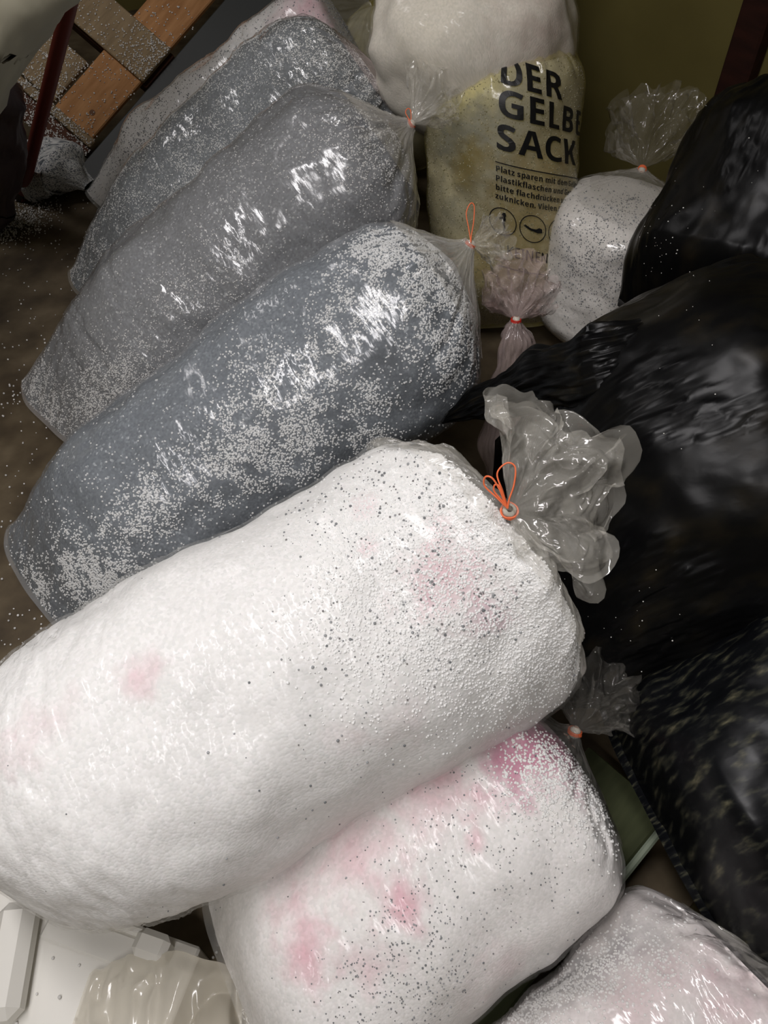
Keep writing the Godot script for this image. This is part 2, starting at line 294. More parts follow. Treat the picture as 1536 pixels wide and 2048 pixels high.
# ------------------------------------------------------------------ sacks
# o: p0 bottom seam, p1 shoulder, n tie, r radius, w0 half width of the seam, and looks
func make_sack(o: Dictionary) -> Node3D:
	o.merge(SACK[o.key])
	var p0: Vector3 = o.p0
	var p1: Vector3 = o.p1
	var nk: Vector3 = o.n
	var r: float = o.r
	var w0: float = o.w0
	var ax := (p1 - p0).normalized()
	var up := (Vector3.UP - ax * ax.y).normalized()
	if o.has("up"): up = (o.up - ax * ax.dot(o.up)).normalized()
	var side := ax.cross(up)
	var weld: Vector3 = o.get("weld", side)
	var flank := side
	var l1 := p0.distance_to(p1)
	var l2 := p1.distance_to(nk)
	var ub := l1 / (l1 + l2)
	var mid := p1 + ax * l2 * 0.5
	var rows: int = o.get("rows", 201)
	var cols: int = o.get("cols", 200) + 1
	var lump: float = o.get("lump", 0.012)
	var wrk: float = o.get("wrinkle", 0.0016)
	var pleat: float = o.get("pleat", 0.05) * r
	var np: int = o.get("pleats", 15)
	var round_end: bool = o.get("round", false)
	var end_k: float = o.get("taper", 0.38)
	var sd: float = o.get("seed", 1) * 3.7
	var opaque: bool = o.get("opaque", false)
	var wf: float = o.get("wrinkle_freq", 95.0)
	var shear: float = o.get("shear", 0.35)
	var lengthwise: bool = o.get("lengthwise", false)
	var bow: float = o.get("bow", 0.03)
	var skew: float = o.get("skew", 0.0)
	var zone: Array = o.get("zone", [])
	var dents: Array = o.get("gathers", [])
	var fill_q: float = o.get("fill_q", 0.5)
	var slack: float = o.get("slack", 0.003)
	var base := p0 * Vector3(1, 0, 1)
	var root := thing(o.called, o.label, o.get("category", "sack"), base, o.get("group", ""))
	var frows := rows / 2 + 1
	var fcols := cols / 2 + 1
	var pf := PackedVector3Array()
	var pfill := PackedVector3Array()
	var uv := PackedVector2Array()
	var fuv := PackedVector2Array()
	var tone_f := PackedColorArray()
	pf.resize(rows * cols)
	uv.resize(rows * cols)
	pfill.resize(frows * fcols)
	fuv.resize(frows * fcols)
	tone_f.resize(frows * fcols)
	var stains_and_shade: Array = STAINS_AND_SHADE.get(o.key, [])
	var ground: Color = o.get("tone", Color(1, 1, 1))
	var round_u := roundf(TAU * r * 10.0) / 10.0
	for i in rows:
		var u := float(i) / (rows - 1)
		var c: Vector3
		var a: float
		var b: float
		var q := 0.0
		var endness := 0.0
		if u < ub:
			var t := u / ub
			c = p0.lerp(p1, t)
			var k := minf(t / end_k, 1.0)
			b = r * sin(k * PI / 2) + 0.004 * (1.0 - k)
			a = lerpf(w0, r, smoothstep(0.0, 1.0, k))
			if round_end:
				b = r * sqrt(maxf(0.0, 1.0 - (1.0 - k) * (1.0 - k))) + 0.004 * (1.0 - k)
				a = b
			endness = 1.0 - k
		else:
			q = (u - ub) / (1.0 - ub)
			c = p1 * (1 - q) * (1 - q) + mid * 2 * q * (1 - q) + nk * q * q
			a = r * cap_factor(q)
			b = a
		side = flank.lerp(weld, endness * endness * (3.0 - 2.0 * endness)).normalized()
		var along := u * (l1 + l2)
		var neck := smoothstep(0.12, 0.6, q) * (1.0 - smoothstep(0.8, 1.0, q) * 0.85)
		var calm := 1.0 - smoothstep(0.5, 0.95, q)
		# the beads end in a low mound under the tied film
		var fa := a
		var fc := c
		var top := 0.0
		if q > fill_q:
			top = (q - fill_q) / (1.0 - fill_q)
			var edge := p1 * (1 - fill_q) * (1 - fill_q) + mid * 2 * fill_q * (1 - fill_q) + nk * fill_q * fill_q
			fc = edge.lerp(p1.lerp(nk, fill_q * 1.12), top)
			fa = r * cap_factor(fill_q) * (1.0 - top)
		for j in cols:
			var th := TAU * (float(j) / (cols - 1)) + PI
			var sn := sin(th)
			var cs := cos(th)
			var out := side * sn + up * cs
			var tilt := ax * (skew * sn * a / r * smoothstep(0.35, 1.0, u / ub) * (1.0 - 0.6 * q) + bow * sn * sn * sn * sn * (1.0 if sn > 0.0 else 0.55) * endness * endness)
			var pos := c + side * (sn * a) + up * (cs * b) + tilt
			var cl := lump_noise.get_noise_3d(pos.x * 3.2 + sd, pos.y * 3.2, pos.z * 3.2) * lump * 1.6 + lump_noise.get_noise_3d(pos.x * 9.0, pos.y * 9.0 + sd, pos.z * 9.0) * lump * 0.5
			cl *= calm
			var sx := sn * r
			var sc := cs * r
			var msk := smoothstep(-0.1, 0.35, mask_noise.get_noise_3d(along * 4.0 + sd, sx * 5.0, sc * 5.0))
			var lean := sn * shear * r
			# fine creases running round the sack
			var w1 := wrinkle_noise.get_noise_3d((along + lean) * wf + sd, sx * 11.0, sc * 11.0)
			if lengthwise: w1 = wrinkle_noise.get_noise_3d(along * 7.0 + sd, sx * wf, sc * wf)
			var ridge := maxf(1.0 - absf(w1) * 2.0, 0.0)
			ridge *= ridge
			var w2 := wrinkle_noise.get_noise_3d((along - lean * 0.5) * wf * 0.4 + sd * 2.0, sx * 6.0 + 9.0, sc * 6.0)
			if lengthwise: w2 = wrinkle_noise.get_noise_3d(along * 4.0 + sd * 2.0, sx * wf * 0.4, sc * wf * 0.4)
			var wr := wrk * (ridge * msk + 1.1 * w2 * (0.3 + msk))
			if zone: wr *= 1.0 + zone[2] * exp(-pow((u - zone[0]) / zone[1], 2.0))
			for g in dents:
				var gd: float = ((along + lean * 0.6) / (l1 + l2) - g[0] - 0.03 * w2) / g[1]
				wr -= g[2] * exp(-gd * gd) * (0.75 + 0.5 * w2)
			# gathers running to the tie
			var warp := lump_noise.get_noise_3d(sn * 2.2 + sd, cs * 2.2, q * 1.5) * 2.6
			var pw := 0.0
			if neck > 0.0:
				var pl := sin(th * np + warp * 2.0) * 0.5 + sin(th * np * 1.7 + warp * 3.0 + sd) * 0.35 + wrinkle_noise.get_noise_3d(sn * 9.0 + sd, cs * 9.0, q * 2.0) * 0.6
				pw = pl * pleat * neck * clampf(a / r + 0.12, 0.0, 1.0)
			# gathers at the welded end
			if endness > 0.0 and not round_end:
				pw += pleat * 0.28 * endness * endness * sin(th * 9.0 + warp * 3.0) * absf(cs)
				cl *= 1.0 - 0.7 * endness
				wr *= 1.0 - 0.5 * endness
			if opaque: pos += out * (cl + wr + pw)
			else: pos += out * (cl + wr + pw + slack)
			pos.y = maxf(pos.y, 0.0035)
			var at := i * cols + j
			pf[at] = pos - base
			uv[at] = Vector2(float(j) / (cols - 1) * round_u, along)
			if opaque or i % 2 == 1 or j % 2 == 1: continue
			var fp := fc + side * (sn * fa) + up * (cs * (b if u < ub else fa)) + tilt * (1.0 - top)
			var fl := cl
			if top > 0.0: fl = lump_noise.get_noise_3d(fp.x * 9.0 + sd, fp.y * 9.0, fp.z * 9.0) * lump * 1.2 * (1.0 - top * 0.6)
			else: fl += minf(pw * 0.7, pw)
			fp += out * (fl - 0.0015 + minf(0.0, wr))
			fp.y = maxf(fp.y, 0.002)
			at = (i / 2) * fcols + j / 2
			pfill[at] = fp - base
			fuv[at] = uv[i * cols + j]
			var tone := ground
			for t in stains_and_shade:
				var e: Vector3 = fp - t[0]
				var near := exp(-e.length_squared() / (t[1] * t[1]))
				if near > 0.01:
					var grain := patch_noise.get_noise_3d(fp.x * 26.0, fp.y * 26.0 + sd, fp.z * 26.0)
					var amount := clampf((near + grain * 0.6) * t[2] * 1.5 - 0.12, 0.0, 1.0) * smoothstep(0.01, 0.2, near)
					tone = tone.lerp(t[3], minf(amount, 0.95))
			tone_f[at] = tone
	var fm: Material = o.film
	obj("film", grid_mesh(pf, rows, cols, uv), fm, root)
	if not opaque:
		obj("bead_filling", grid_mesh(pfill, frows, fcols, fuv, tone_f), o.fill, root)
	for s in o.get("scatter", []):
		if s.get("outside", false): scatter(root, pf, rows, cols, s, base)
		else: scatter(root, pfill, frows, fcols, s, base)
	# welded seam at the flat end
	if not round_end and o.get("seam", true):
		var sp := PackedVector3Array()
		var su := PackedVector2Array()
		var nseg := 40
		side = weld
		for i in 4:
			for j in nseg + 1:
				var x := lerpf(1.0, -1.0, float(j) / nseg) * w0
				var dz: float = [0.004, -0.012, -0.012, 0.004][i]
				var dy: float = [0.0045, 0.0012, -0.0012, -0.0045][i]
				var q := p0 + side * x * (1.0 if i in [0, 3] else 0.985) + ax * (dz + bow * pow(absf(x / w0), 4.0) * (1.0 if x > 0.0 else 0.55)) + up * (dy + 0.003 * sin(x * 37.0 + sd))
				q.y = maxf(q.y, 0.002 + 0.001 * (3 - i))
				sp.append(q - base)
				su.append(Vector2(float(j) / nseg, i * 0.02))
		obj("welded_seam", grid_mesh(sp, 4, nseg + 1, su, PackedColorArray(), false), o.get("seam_film", fm), root)
	if o.has("ruffle"): ruffle(root, nk - base, o.ruffle, o.get("ruffle_film", fm))
	# the doubled, gathered film below the tie
	if o.has("tie") and o.get("cone", true):
		var first := int((ub + (1.0 - ub) * o.get("cone_q", 0.62)) * (rows - 1))
		var n2 := rows - first
		var cp := PackedVector3Array()
		var cu := PackedVector2Array()
		for i in n2:
			var f := float(i) / (n2 - 1)
			for j in cols:
				var th := TAU * float(j) / (cols - 1)
				var here := pf[(first + i) * cols + j]
				var centre := (p1.lerp(nk, 0.6 + 0.4 * f)) - base
				var out := (here - centre).normalized()
				var g := sin(th * 17.0 + lump_noise.get_noise_2d(th * 3.0 + sd, f) * 6.0) * 0.5 + wrinkle_noise.get_noise_3d(cos(th) * 7.0 + sd, sin(th) * 7.0, f * 1.2) * 0.7
				cp.append(here + out * (0.003 + 0.006 * (0.6 + g) * sin(PI * minf(f * 0.85 + 0.1, 1.0))))
				cu.append(uv[(first + i) * cols + j])
		obj("neck_gathers", grid_mesh(cp, n2, cols, cu), o.get("ruffle_film", fm), root)
	if o.has("tie"): tie(root, nk - base, (nk - mid).normalized(), o.tie)
	surface = {p = pf, rows = rows, cols = cols, length = l1 + l2, r = r}
	return root

# single beads lying against the film: where = [centre, reach, amount]
func scatter(root: Node3D, p: PackedVector3Array, rows: int, cols: int, s: Dictionary, base: Vector3) -> void:
	var rng := RandomNumberGenerator.new()
	rng.seed = s.get("seed", 5)
	var tries: int = s.tries
	var where: Array = s.where
	var even: float = s.get("even", 0.0)
	var xf: Array[Transform3D] = []
	var cl := PackedColorArray()
	var clump: float = s.get("clump", 0.6)
	var cf: float = s.get("clump_freq", 34.0)
	for k in tries:
		var fi := rng.randf() * (rows - 1.001)
		var fj := rng.randf() * (cols - 1.001)
		var i := int(fi)
		var j := int(fj)
		var a := p[i * cols + j]
		var b := p[i * cols + j + 1]
		var c := p[(i + 1) * cols + j]
		var pos := a + (b - a) * (fj - j) + (c - a) * (fi - i)
		var roll := rng.randf()
		var roll2 := rng.randf()
		var roll3 := rng.randf()
		var den := even
		var w := pos + base
		for x in where:
			var e: Vector3 = w - x[0]
			den += x[2] * exp(-e.length_squared() / (x[1] * x[1]))
		if den < 0.004: continue
		var g := patch_noise.get_noise_3d(w.x * cf, w.y * cf, w.z * cf)
		den = clampf(den * (1.0 + clump * 2.2 * g), 0.0, 1.0)
		if roll > den: continue
		var n := (b - a).cross(c - a)
		if n.length_squared() < 1e-16: continue
		n = n.normalized()
		var size: float = lerpf(s.small, s.large, roll2 * roll2)
		var t := Transform3D(Basis.from_euler(Vector3(roll * 90.0, roll2 * 60.0, 0)).scaled(Vector3(size, size, size) * (1.0 if roll3 < 0.7 else 0.8)), pos + n * s.get("lift", 0.0004))
		xf.append(t)
		var cols2: Array = s.colors
		var cc: Color = cols2[int(roll3 * cols2.size()) % cols2.size()]
		cl.append(cc)
	if xf.is_empty(): return
	var mm := MultiMesh.new()
	mm.transform_format = MultiMesh.TRANSFORM_3D
	mm.use_colors = true
	mm.mesh = bead_mesh
	mm.instance_count = xf.size()
	for k in xf.size():
		mm.set_instance_transform(k, xf[k])
		mm.set_instance_color(k, cl[k])
	var o := MultiMeshInstance3D.new()
	o.name = s.get("called", "loose_beads")
	o.multimesh = mm
	o.material_override = M.bead
	o.set_meta("kind", "stuff")
	o.set_meta("label", s.get("label", "small white foam beads"))
	root.add_child(o, true)

# the loose film above the tie, a flattened fan of gathered plastic
# f: right, above (axes of the fan), a0, a1 (degrees), lengths along the fan, depth
func ruffle(root: Node3D, at: Vector3, f: Dictionary, m: Material) -> void:
	var ex: Vector3 = f.get("right", Vector3(1, 0, 0)).normalized()
	var ey: Vector3 = f.get("above", Vector3(0, 0.64, -0.77)).normalized()
	ey = (ey - ex * ex.dot(ey)).normalized()
	var ez := ex.cross(ey)
	var rows := int(f.get("rows", 56))
	var cols := int(f.get("cols", 220)) + 1
	var sd: float = f.get("seed", 1) * 5.3
	var lens: Array = f.lengths
	var depth: float = f.get("depth", 0.03)
	var folds: float = f.get("folds", 6.0)
	var p := PackedVector3Array()
	var uv := PackedVector2Array()
	for i in rows:
		var s := float(i) / (rows - 1)
		for j in cols:
			var th := -TAU * float(j) / (cols - 1)
			var fr := 0.5 - 0.5 * cos(th)
			var sg := sin(th)
			var wob := lump_noise.get_noise_3d(fr * 5.0 + sd, s * 1.5, sg * 2.0)
			var ang := deg_to_rad(lerpf(f.a0, f.a1, clampf(fr + 0.10 * wob * s + 0.03 * sin(fr * 31.0 + sd + sg), -0.05, 1.05)))
			var li := fr * (lens.size() - 1)
			var l0: float = lens[int(li)]
			var l1: float = lens[mini(int(li) + 1, lens.size() - 1)]
			var length := lerpf(l0, l1, smoothstep(0.0, 1.0, li - int(li))) * (1.0 + 0.16 * lump_noise.get_noise_3d(fr * 9.0, sg * 1.5 + sd, 3.0) + (0.10 if sg < 0.0 else -0.05))
			var f1 := asin(sin(fr * TAU * folds * 0.5 + wob * 3.0 + sd)) / (PI / 2)
			var f2 := asin(sin(fr * TAU * folds * 1.3 + wob * 6.0 + sg * 2.0)) / (PI / 2)
			var fold := f1 * 0.7 + f2 * 0.3
			# sharp creases between flat facets
			var crease := absf(wrinkle_noise.get_noise_3d(fr * 3.2 + sd, s * 1.2, sg * 1.2)) - absf(lump_noise.get_noise_3d(fr * 3.8 - sd, s * 1.7, sg * 1.5 + 4.0))
			var crumple := absf(lump_noise.get_noise_3d(fr * 11.0 + sd, s * 5.0, sg * 3.0 + 7.0)) - 0.2
			var grow := smoothstep(0.0, 0.75, s)
			var z := sg * (0.007 + depth * 0.9 * sin(minf(s * 1.15, 1.0) * PI * 0.72)) + fold * depth * 0.8 * grow + crease * depth * 1.7 * grow + crumple * depth * 0.3 * grow
			var curl: float = f.get("curl", 0.0)
			z -= curl * s * s * length
			var rad := 0.008 * (1.0 - s) + length * s * (1.0 + 0.08 * crumple)
			var dir := ex * cos(ang) + ey * sin(ang)
			p.append(at + dir * rad + ez * z)
			uv.append(Vector2(fr * 0.8 + (0.5 if sg < 0 else 0.0), s * length * 2.0))
	obj("gathered_film", grid_mesh(p, rows, cols, uv), m, root)

# thin cord wound round the neck, with loops: each loop is [direction, sideways, length, width]
func tie(root: Node3D, at: Vector3, ax: Vector3, t: Dictionary) -> void:
	var s := ax.cross(Vector3(0.2, 0.9, 0.4)).normalized()
	var u := s.cross(ax).normalized()
	var pts := []
	var rad: float = t.get("radius", 0.0105)
	for k in 30:
		var th := TAU * k / 10.0
		pts.append(at + ax * (0.0022 * (k / 10.0 - 1.0)) + (s * cos(th) + u * sin(th)) * (rad + 0.0006 * sin(k * 1.7)))
	var cord := obj("tie_string", tube(pts, t.get("thick", 0.0012), 6, false, 4), t.mat, root)
	var wad := []
	for k in 5: wad.append(at + ax * (k - 2.0) * 0.005)
	obj("bunched_film", lobe(wad, [0.004, 0.0085, 0.0092, 0.0085, 0.004], [0.004, 0.0085, 0.0092, 0.0085, 0.004], s, 0.002, 2.0, 20, 24, 0.002), M.film_bunched, root)
	for l in t.get("loops", []):
		var d: Vector3 = l[0].normalized()
		var w: Vector3 = l[1].normalized()
		var ln: float = l[2]
		var wd: float = l[3]
		var b: Vector3 = at + t.get("knot", Vector3.ZERO)
		var q := [b, b + d * ln * 0.35 - w * wd * 0.45, b + d * ln * 0.75 - w * wd, b + d * ln - w * wd * 0.2, b + d * ln * 0.93 + w * wd * 0.55, b + d * ln * 0.55 + w * wd * 0.5, b + d * ln * 0.2 + w * wd * 0.1, b]
		obj("loop", tube(q, t.get("thick", 0.0012), 6, false, 7), t.mat, cord)

# a closed, flattened, bulging lobe swept along a line of points
func lobe(pts: Array, wide: Array, thick: Array, side: Vector3, lump: float, sd: float, rows := 70, cols := 80, crease := 0.0) -> ArrayMesh:
	var p := PackedVector3Array()
	var uv := PackedVector2Array()
	var n := pts.size() - 1
	for i in rows:
		var u := float(i) / (rows - 1) * n
		var k := mini(int(u), n - 1)
		var f := u - k
		var c: Vector3 = pts[k].cubic_interpolate(pts[k + 1], pts[maxi(k - 1, 0)], pts[mini(k + 2, n)], f)
		var t: Vector3 = pts[mini(k + 1, n)] - pts[maxi(k, 0)]
		if k > 0: t = t.lerp(pts[k + 1] - pts[k - 1], 0.5 * (1.0 - f))
		t = t.normalized()
		var s := (side - t * t.dot(side)).normalized()
		var h := s.cross(t)
		var a: float = lerpf(wide[k], wide[k + 1], smoothstep(0.0, 1.0, f))
		var b: float = lerpf(thick[k], thick[k + 1], smoothstep(0.0, 1.0, f))
		for j in cols + 1:
			var th := -TAU * j / cols
			var pos := c + s * cos(th) * a + h * sin(th) * b
			var out := (s * cos(th) * b + h * sin(th) * a).normalized()
			var d := lump * lump_noise.get_noise_3d(pos.x * 7.0 + sd, pos.y * 7.0, pos.z * 7.0)
			if crease > 0.0:
				d += crease * (absf(wrinkle_noise.get_noise_3d(cos(th) * 5.0 + sd, sin(th) * 2.0, u * 0.8)) - 0.2)
			var edge := clampf(minf(a, b) / 0.02, 0.0, 1.0)
			p.append(pos + out * d * edge)
			uv.append(Vector2(float(j) / cols, u * 0.2))
	return grid_mesh(p, rows, cols + 1, uv)

# lettering: a flat mesh laid on the last sack made; metres across and up from its middle front
func printed(called: String, flat: Mesh, across: float, along: float, m: Material, root: Node3D, lift := 0.0016, slant := 0.32) -> void:
	var st := SurfaceTool.new()
	st.begin(Mesh.PRIMITIVE_TRIANGLES)
	st.set_smooth_group(-1)
	var f := flat.get_faces()
	var todo := []
	for k in range(0, f.size(), 3):
		var n := (f[k + 1] - f[k]).cross(f[k + 2] - f[k])
		if n.length_squared() < 1e-18: continue
		if n.z > 0.0: todo.append([f[k], f[k + 2], f[k + 1]])
		else: todo.append([f[k], f[k + 1], f[k + 2]])
	while todo.size():
		var t: Array = todo.pop_back()
		var e := [t[0].distance_to(t[1]), t[1].distance_to(t[2]), t[2].distance_to(t[0])]
		var longest: float = e.max()
		if longest > 0.016:
			var w: int = e.find(longest)
			var a: Vector3 = t[w]
			var b: Vector3 = t[(w + 1) % 3]
			var c: Vector3 = t[(w + 2) % 3]
			var mid := (a + b) / 2.0
			todo.append([a, mid, c])
			todo.append([mid, b, c])
			continue
		for v in t:
			st.add_vertex(on_sack(across + v.x, along + v.y - (across + v.x) * slant, lift))
	st.generate_normals()
	obj(called, st.commit(), m, root)

func on_sack(x: float, along: float, lift: float) -> Vector3:
	var p: PackedVector3Array = surface.p
	var rows: int = surface.rows
	var cols: int = surface.cols
	var fi := clampf(along / surface.length, 0.0, 0.999) * (rows - 1)
	var fj := fposmod(x / (TAU * surface.r) + 0.5, 1.0) * (cols - 1)
	var i := mini(int(fi), rows - 2)
	var j := mini(int(fj), cols - 2)
	var a := p[i * cols + j]
	var b := p[i * cols + j + 1]
	var c := p[(i + 1) * cols + j]
	var d := p[(i + 1) * cols + j + 1]
	var pos := a.lerp(b, fj - j).lerp(c.lerp(d, fj - j), fi - i)
	return pos + (b - a).cross(c - a).normalized() * lift

func text_mesh(s: String, cap: float, bold := true, squeeze := 1.0) -> ArrayMesh:
	var font := SystemFont.new()
	font.font_names = PackedStringArray(["Droid Sans"])
	font.font_weight = 700 if bold else 400
	var t := TextMesh.new()
	t.text = s
	t.font = font
	t.font_size = 32
	t.pixel_size = cap / 0.714 / 32.0
	t.depth = 0.0
	t.horizontal_alignment = HORIZONTAL_ALIGNMENT_LEFT
	t.vertical_alignment = VERTICAL_ALIGNMENT_BOTTOM
	t.curve_step = 1.0
	var st := SurfaceTool.new()
	st.begin(Mesh.PRIMITIVE_TRIANGLES)
	for v in t.get_faces(): st.add_vertex(Vector3(v.x * squeeze, v.y, 0))
	return st.commit()

func _ready() -> void:
	# ---------------------------------------------------------------- camera, light
	var cam := Camera3D.new()
	cam.name = "camera"
	cam.fov = 66.0
	cam.position = Vector3(0, 1.55, 0)
	cam.rotation_degrees = Vector3(-50, 0, 0)
	cam.near = 0.02
	cam.current = true
	add_child(cam)
	var env := Environment.new()
	env.background_mode = Environment.BG_COLOR
	env.background_color = Color(0, 0, 0)
	env.ambient_light_source = Environment.AMBIENT_SOURCE_DISABLED
	env.tonemap_mode = Environment.TONE_MAPPER_LINEAR
	env.tonemap_exposure = 1.0
	env.sdfgi_enabled = true
	env.ssao_enabled = true
	env.ssil_enabled = true
	var we := WorldEnvironment.new()
	we.name = "environment"
	we.environment = env
	add_child(we)
	lump_noise = fnl(FastNoiseLite.TYPE_SIMPLEX_SMOOTH, 1.0, 11, 2)
	wrinkle_noise = fnl(FastNoiseLite.TYPE_SIMPLEX_SMOOTH, 1.0, 23, 2)
	mask_noise = fnl(FastNoiseLite.TYPE_SIMPLEX_SMOOTH, 1.0, 31, 1)
	patch_noise = fnl(FastNoiseLite.TYPE_SIMPLEX_SMOOTH, 1.0, 47, 3)
	bead_mesh = SphereMesh.new()
	bead_mesh.radius = 1.0
	bead_mesh.height = 2.0
	bead_mesh.radial_segments = 8
	bead_mesh.rings = 4
	materials()
	ceiling_lights()
	room()
	back_corner()
	sacks()
	yellow_sack()
	clutter()
	floor_beads()

func materials() -> void:
	var cr := fnl(FastNoiseLite.TYPE_SIMPLEX_SMOOTH, 0.012, 3, 4)
	cr.fractal_type = FastNoiseLite.FRACTAL_RIDGED
	M.crinkle = noise_tex(cr, null, 512)
	var br := fnl(FastNoiseLite.TYPE_CELLULAR, 0.085, 7)
	br.cellular_return_type = FastNoiseLite.RETURN_DISTANCE
	br.cellular_jitter = 0.9
	M.bead_relief = noise_tex(br, null, 1024)
	M.film = film(Color(0.93, 0.93, 0.91), 0.07, 0.13)
	M.film.metallic_specular = 0.24
	M.film_shiny = film(Color(0.93, 0.93, 0.91), 0.08, 0.14)
	M.film_hazy = film(Color(0.80, 0.82, 0.84), 0.14, 0.16)
	M.film_hazy.metallic_specular = 0.42
	M.film_warm = film(Color(0.86, 0.845, 0.835), 0.17, 0.16)
	M.film_ruffle = film(Color(0.95, 0.935, 0.89), 0.14, 0.09, 0.01)
	M.film_bunched = film(Color(0.92, 0.90, 0.84), 0.6, 0.2, 0.0)
	M.film_faint = film(Color(0.9, 0.88, 0.83), 0.05, 0.10, 0.015)
	M.film_yellow = film(Color(0.90, 0.84, 0.48), 0.16, 0.2)
	M.film_milky = film(Color(0.88, 0.86, 0.85), 0.22, 0.15, 0.08)
	M.beige_film = std(Color(0.70, 0.68, 0.60), 0.5, 0.35)
	M.beige_crumple = film(Color(0.88, 0.85, 0.78), 0.50, 0.16, 0.01)
	M.film_pinkish = film(Color(0.94, 0.85, 0.83), 0.20, 0.12, 0.015)
	var white := Color(0.93, 0.925, 0.915)
	var pale := Color(0.80, 0.81, 0.81)
	var grey := Color(0.50, 0.52, 0.54)
	var dark := Color(0.33, 0.35, 0.38)
	M.white_beads = beads_material([[0.0, Color(0.90, 0.90, 0.89)], [0.5, white], [1.0, Color(0.96, 0.955, 0.95)]], 1)
	M.grey_beads = beads_material([[0.0, Color(0.40, 0.42, 0.44)], [0.6, Color(0.47, 0.49, 0.505)], [0.85, grey], [0.95, Color(0.58, 0.60, 0.61)], [1.0, pale]], 2)
	M.mixed_beads = beads_material([[0.0, dark], [0.3, Color(0.5, 0.51, 0.53)], [0.5, pale], [1.0, white]], 3)
	M.speckled_beads = beads_material([[0.0, dark], [0.25, grey], [0.4, pale], [1.0, white]], 4)
	M.bead = std(Color.WHITE, 0.75, 0.35)
	M.bead.vertex_color_use_as_albedo = true
	M.string = std(Color(0.93, 0.45, 0.26), 0.5)
	M.string_red = std(Color(0.80, 0.18, 0.12), 0.5)
	# black film: soot black with dusty brown rubs
	var dust := fnl(FastNoiseLite.TYPE_SIMPLEX_SMOOTH, 0.008, 91, 5)
	var bl := std(Color.WHITE, 0.32, 0.27)
	bl.albedo_texture = noise_tex(dust, ramp([[0.0, Color(0.03, 0.03, 0.035)], [0.55, Color(0.055, 0.055, 0.055)], [0.8, Color(0.10, 0.09, 0.07)], [1.0, Color(0.16, 0.14, 0.10)]]), 512)
	bl.heightmap_enabled = true
	bl.heightmap_texture = M.crinkle
	bl.heightmap_scale = 0.03
	bl.uv1_scale = Vector3(2.2, 1.6, 1)
	M.black_film = bl
	var clip := fnl(FastNoiseLite.TYPE_SIMPLEX_SMOOTH, 0.02, 77, 5)
	var gr := std(Color.WHITE, 0.34, 0.33)
	gr.albedo_texture = noise_tex(clip, ramp([[0.0, Color(0.03, 0.035, 0.045)], [0.5, Color(0.055, 0.06, 0.07)], [0.62, Color(0.12, 0.125, 0.115)], [0.8, Color(0.24, 0.235, 0.19)], [1.0, Color(0.42, 0.40, 0.32)]]), 1024)
	gr.heightmap_enabled = true
	gr.heightmap_texture = M.crinkle
	gr.heightmap_scale = 0.04
	gr.uv1_scale = Vector3(2.4, 1.0, 1)
	M.clipping_film = gr
	var fl := fnl(FastNoiseLite.TYPE_SIMPLEX_SMOOTH, 0.006, 15, 6)
	var floor_m := std(Color.WHITE, 0.7, 0.4)
	floor_m.albedo_texture = noise_tex(fl, ramp([[0.0, Color(0.24, 0.20, 0.15)], [0.5, Color(0.34, 0.295, 0.225)], [1.0, Color(0.44, 0.39, 0.31)]]), 1024)
	floor_m.uv1_triplanar = true
	floor_m.uv1_world_triplanar = true
	floor_m.uv1_scale = Vector3(0.9, 0.9, 0.9)
	M.floor = floor_m
	var wl := fnl(FastNoiseLite.TYPE_SIMPLEX_SMOOTH, 0.01, 18, 5)
	var wall_m := std(Color.WHITE, 0.75, 0.35)
	wall_m.albedo_texture = noise_tex(wl, ramp([[0.0, Color(0.385, 0.35, 0.185)], [1.0, Color(0.415, 0.38, 0.21)]]), 512)
	wall_m.uv1_triplanar = true
	wall_m.uv1_world_triplanar = true
	M.wall = wall_m
	M.ceiling = std(Color(0.72, 0.71, 0.68), 0.9)

# ------------------------------------------------------------------ room and lamps
const WALL_AT := Vector3(0.80, 0, -2.65)
const ALONG := Vector3(0.568, 0, 0.823)
const INTO := Vector3(-0.823, 0, 0.568)

func slab(called: String, centre: Vector3, size: Vector3, m: Material, label: String) -> void:
	var b := BoxMesh.new()
	b.size = size
	var o := struct(called, b, m, label)
	o.transform = Transform3D(Basis(ALONG, Vector3.UP, ALONG.cross(Vector3.UP)), centre)

func room() -> void:
	var mid := WALL_AT + INTO * 2.3 + ALONG * 0.6
	slab("floor", mid + Vector3(0, -0.05, 0), Vector3(7.6, 0.1, 5.0), M.floor, "worn brown concrete floor dusted with white beads")
	slab("ceiling", mid + Vector3(0, 2.85, 0), Vector3(7.6, 0.1, 5.0), M.ceiling, "plain pale ceiling of the store room")
	slab("wall_back", mid - INTO * 2.35 + Vector3(0, 1.4, 0), Vector3(7.6, 2.8, 0.1), M.wall, "olive green painted wall behind the sacks")
	slab("wall_front", mid + INTO * 2.35 + Vector3(0, 1.4, 0), Vector3(7.6, 2.8, 0.1), M.wall, "olive green painted wall opposite the sacks")
	slab("wall_left", mid - ALONG * 3.75 + Vector3(0, 1.4, 0), Vector3(0.1, 2.8, 4.6), M.wall, "olive green painted end wall beyond the pallet")
	slab("wall_right", mid + ALONG * 3.75 + Vector3(0, 1.4, 0), Vector3(0.1, 2.8, 4.6), M.wall, "olive green painted end wall by the entrance")

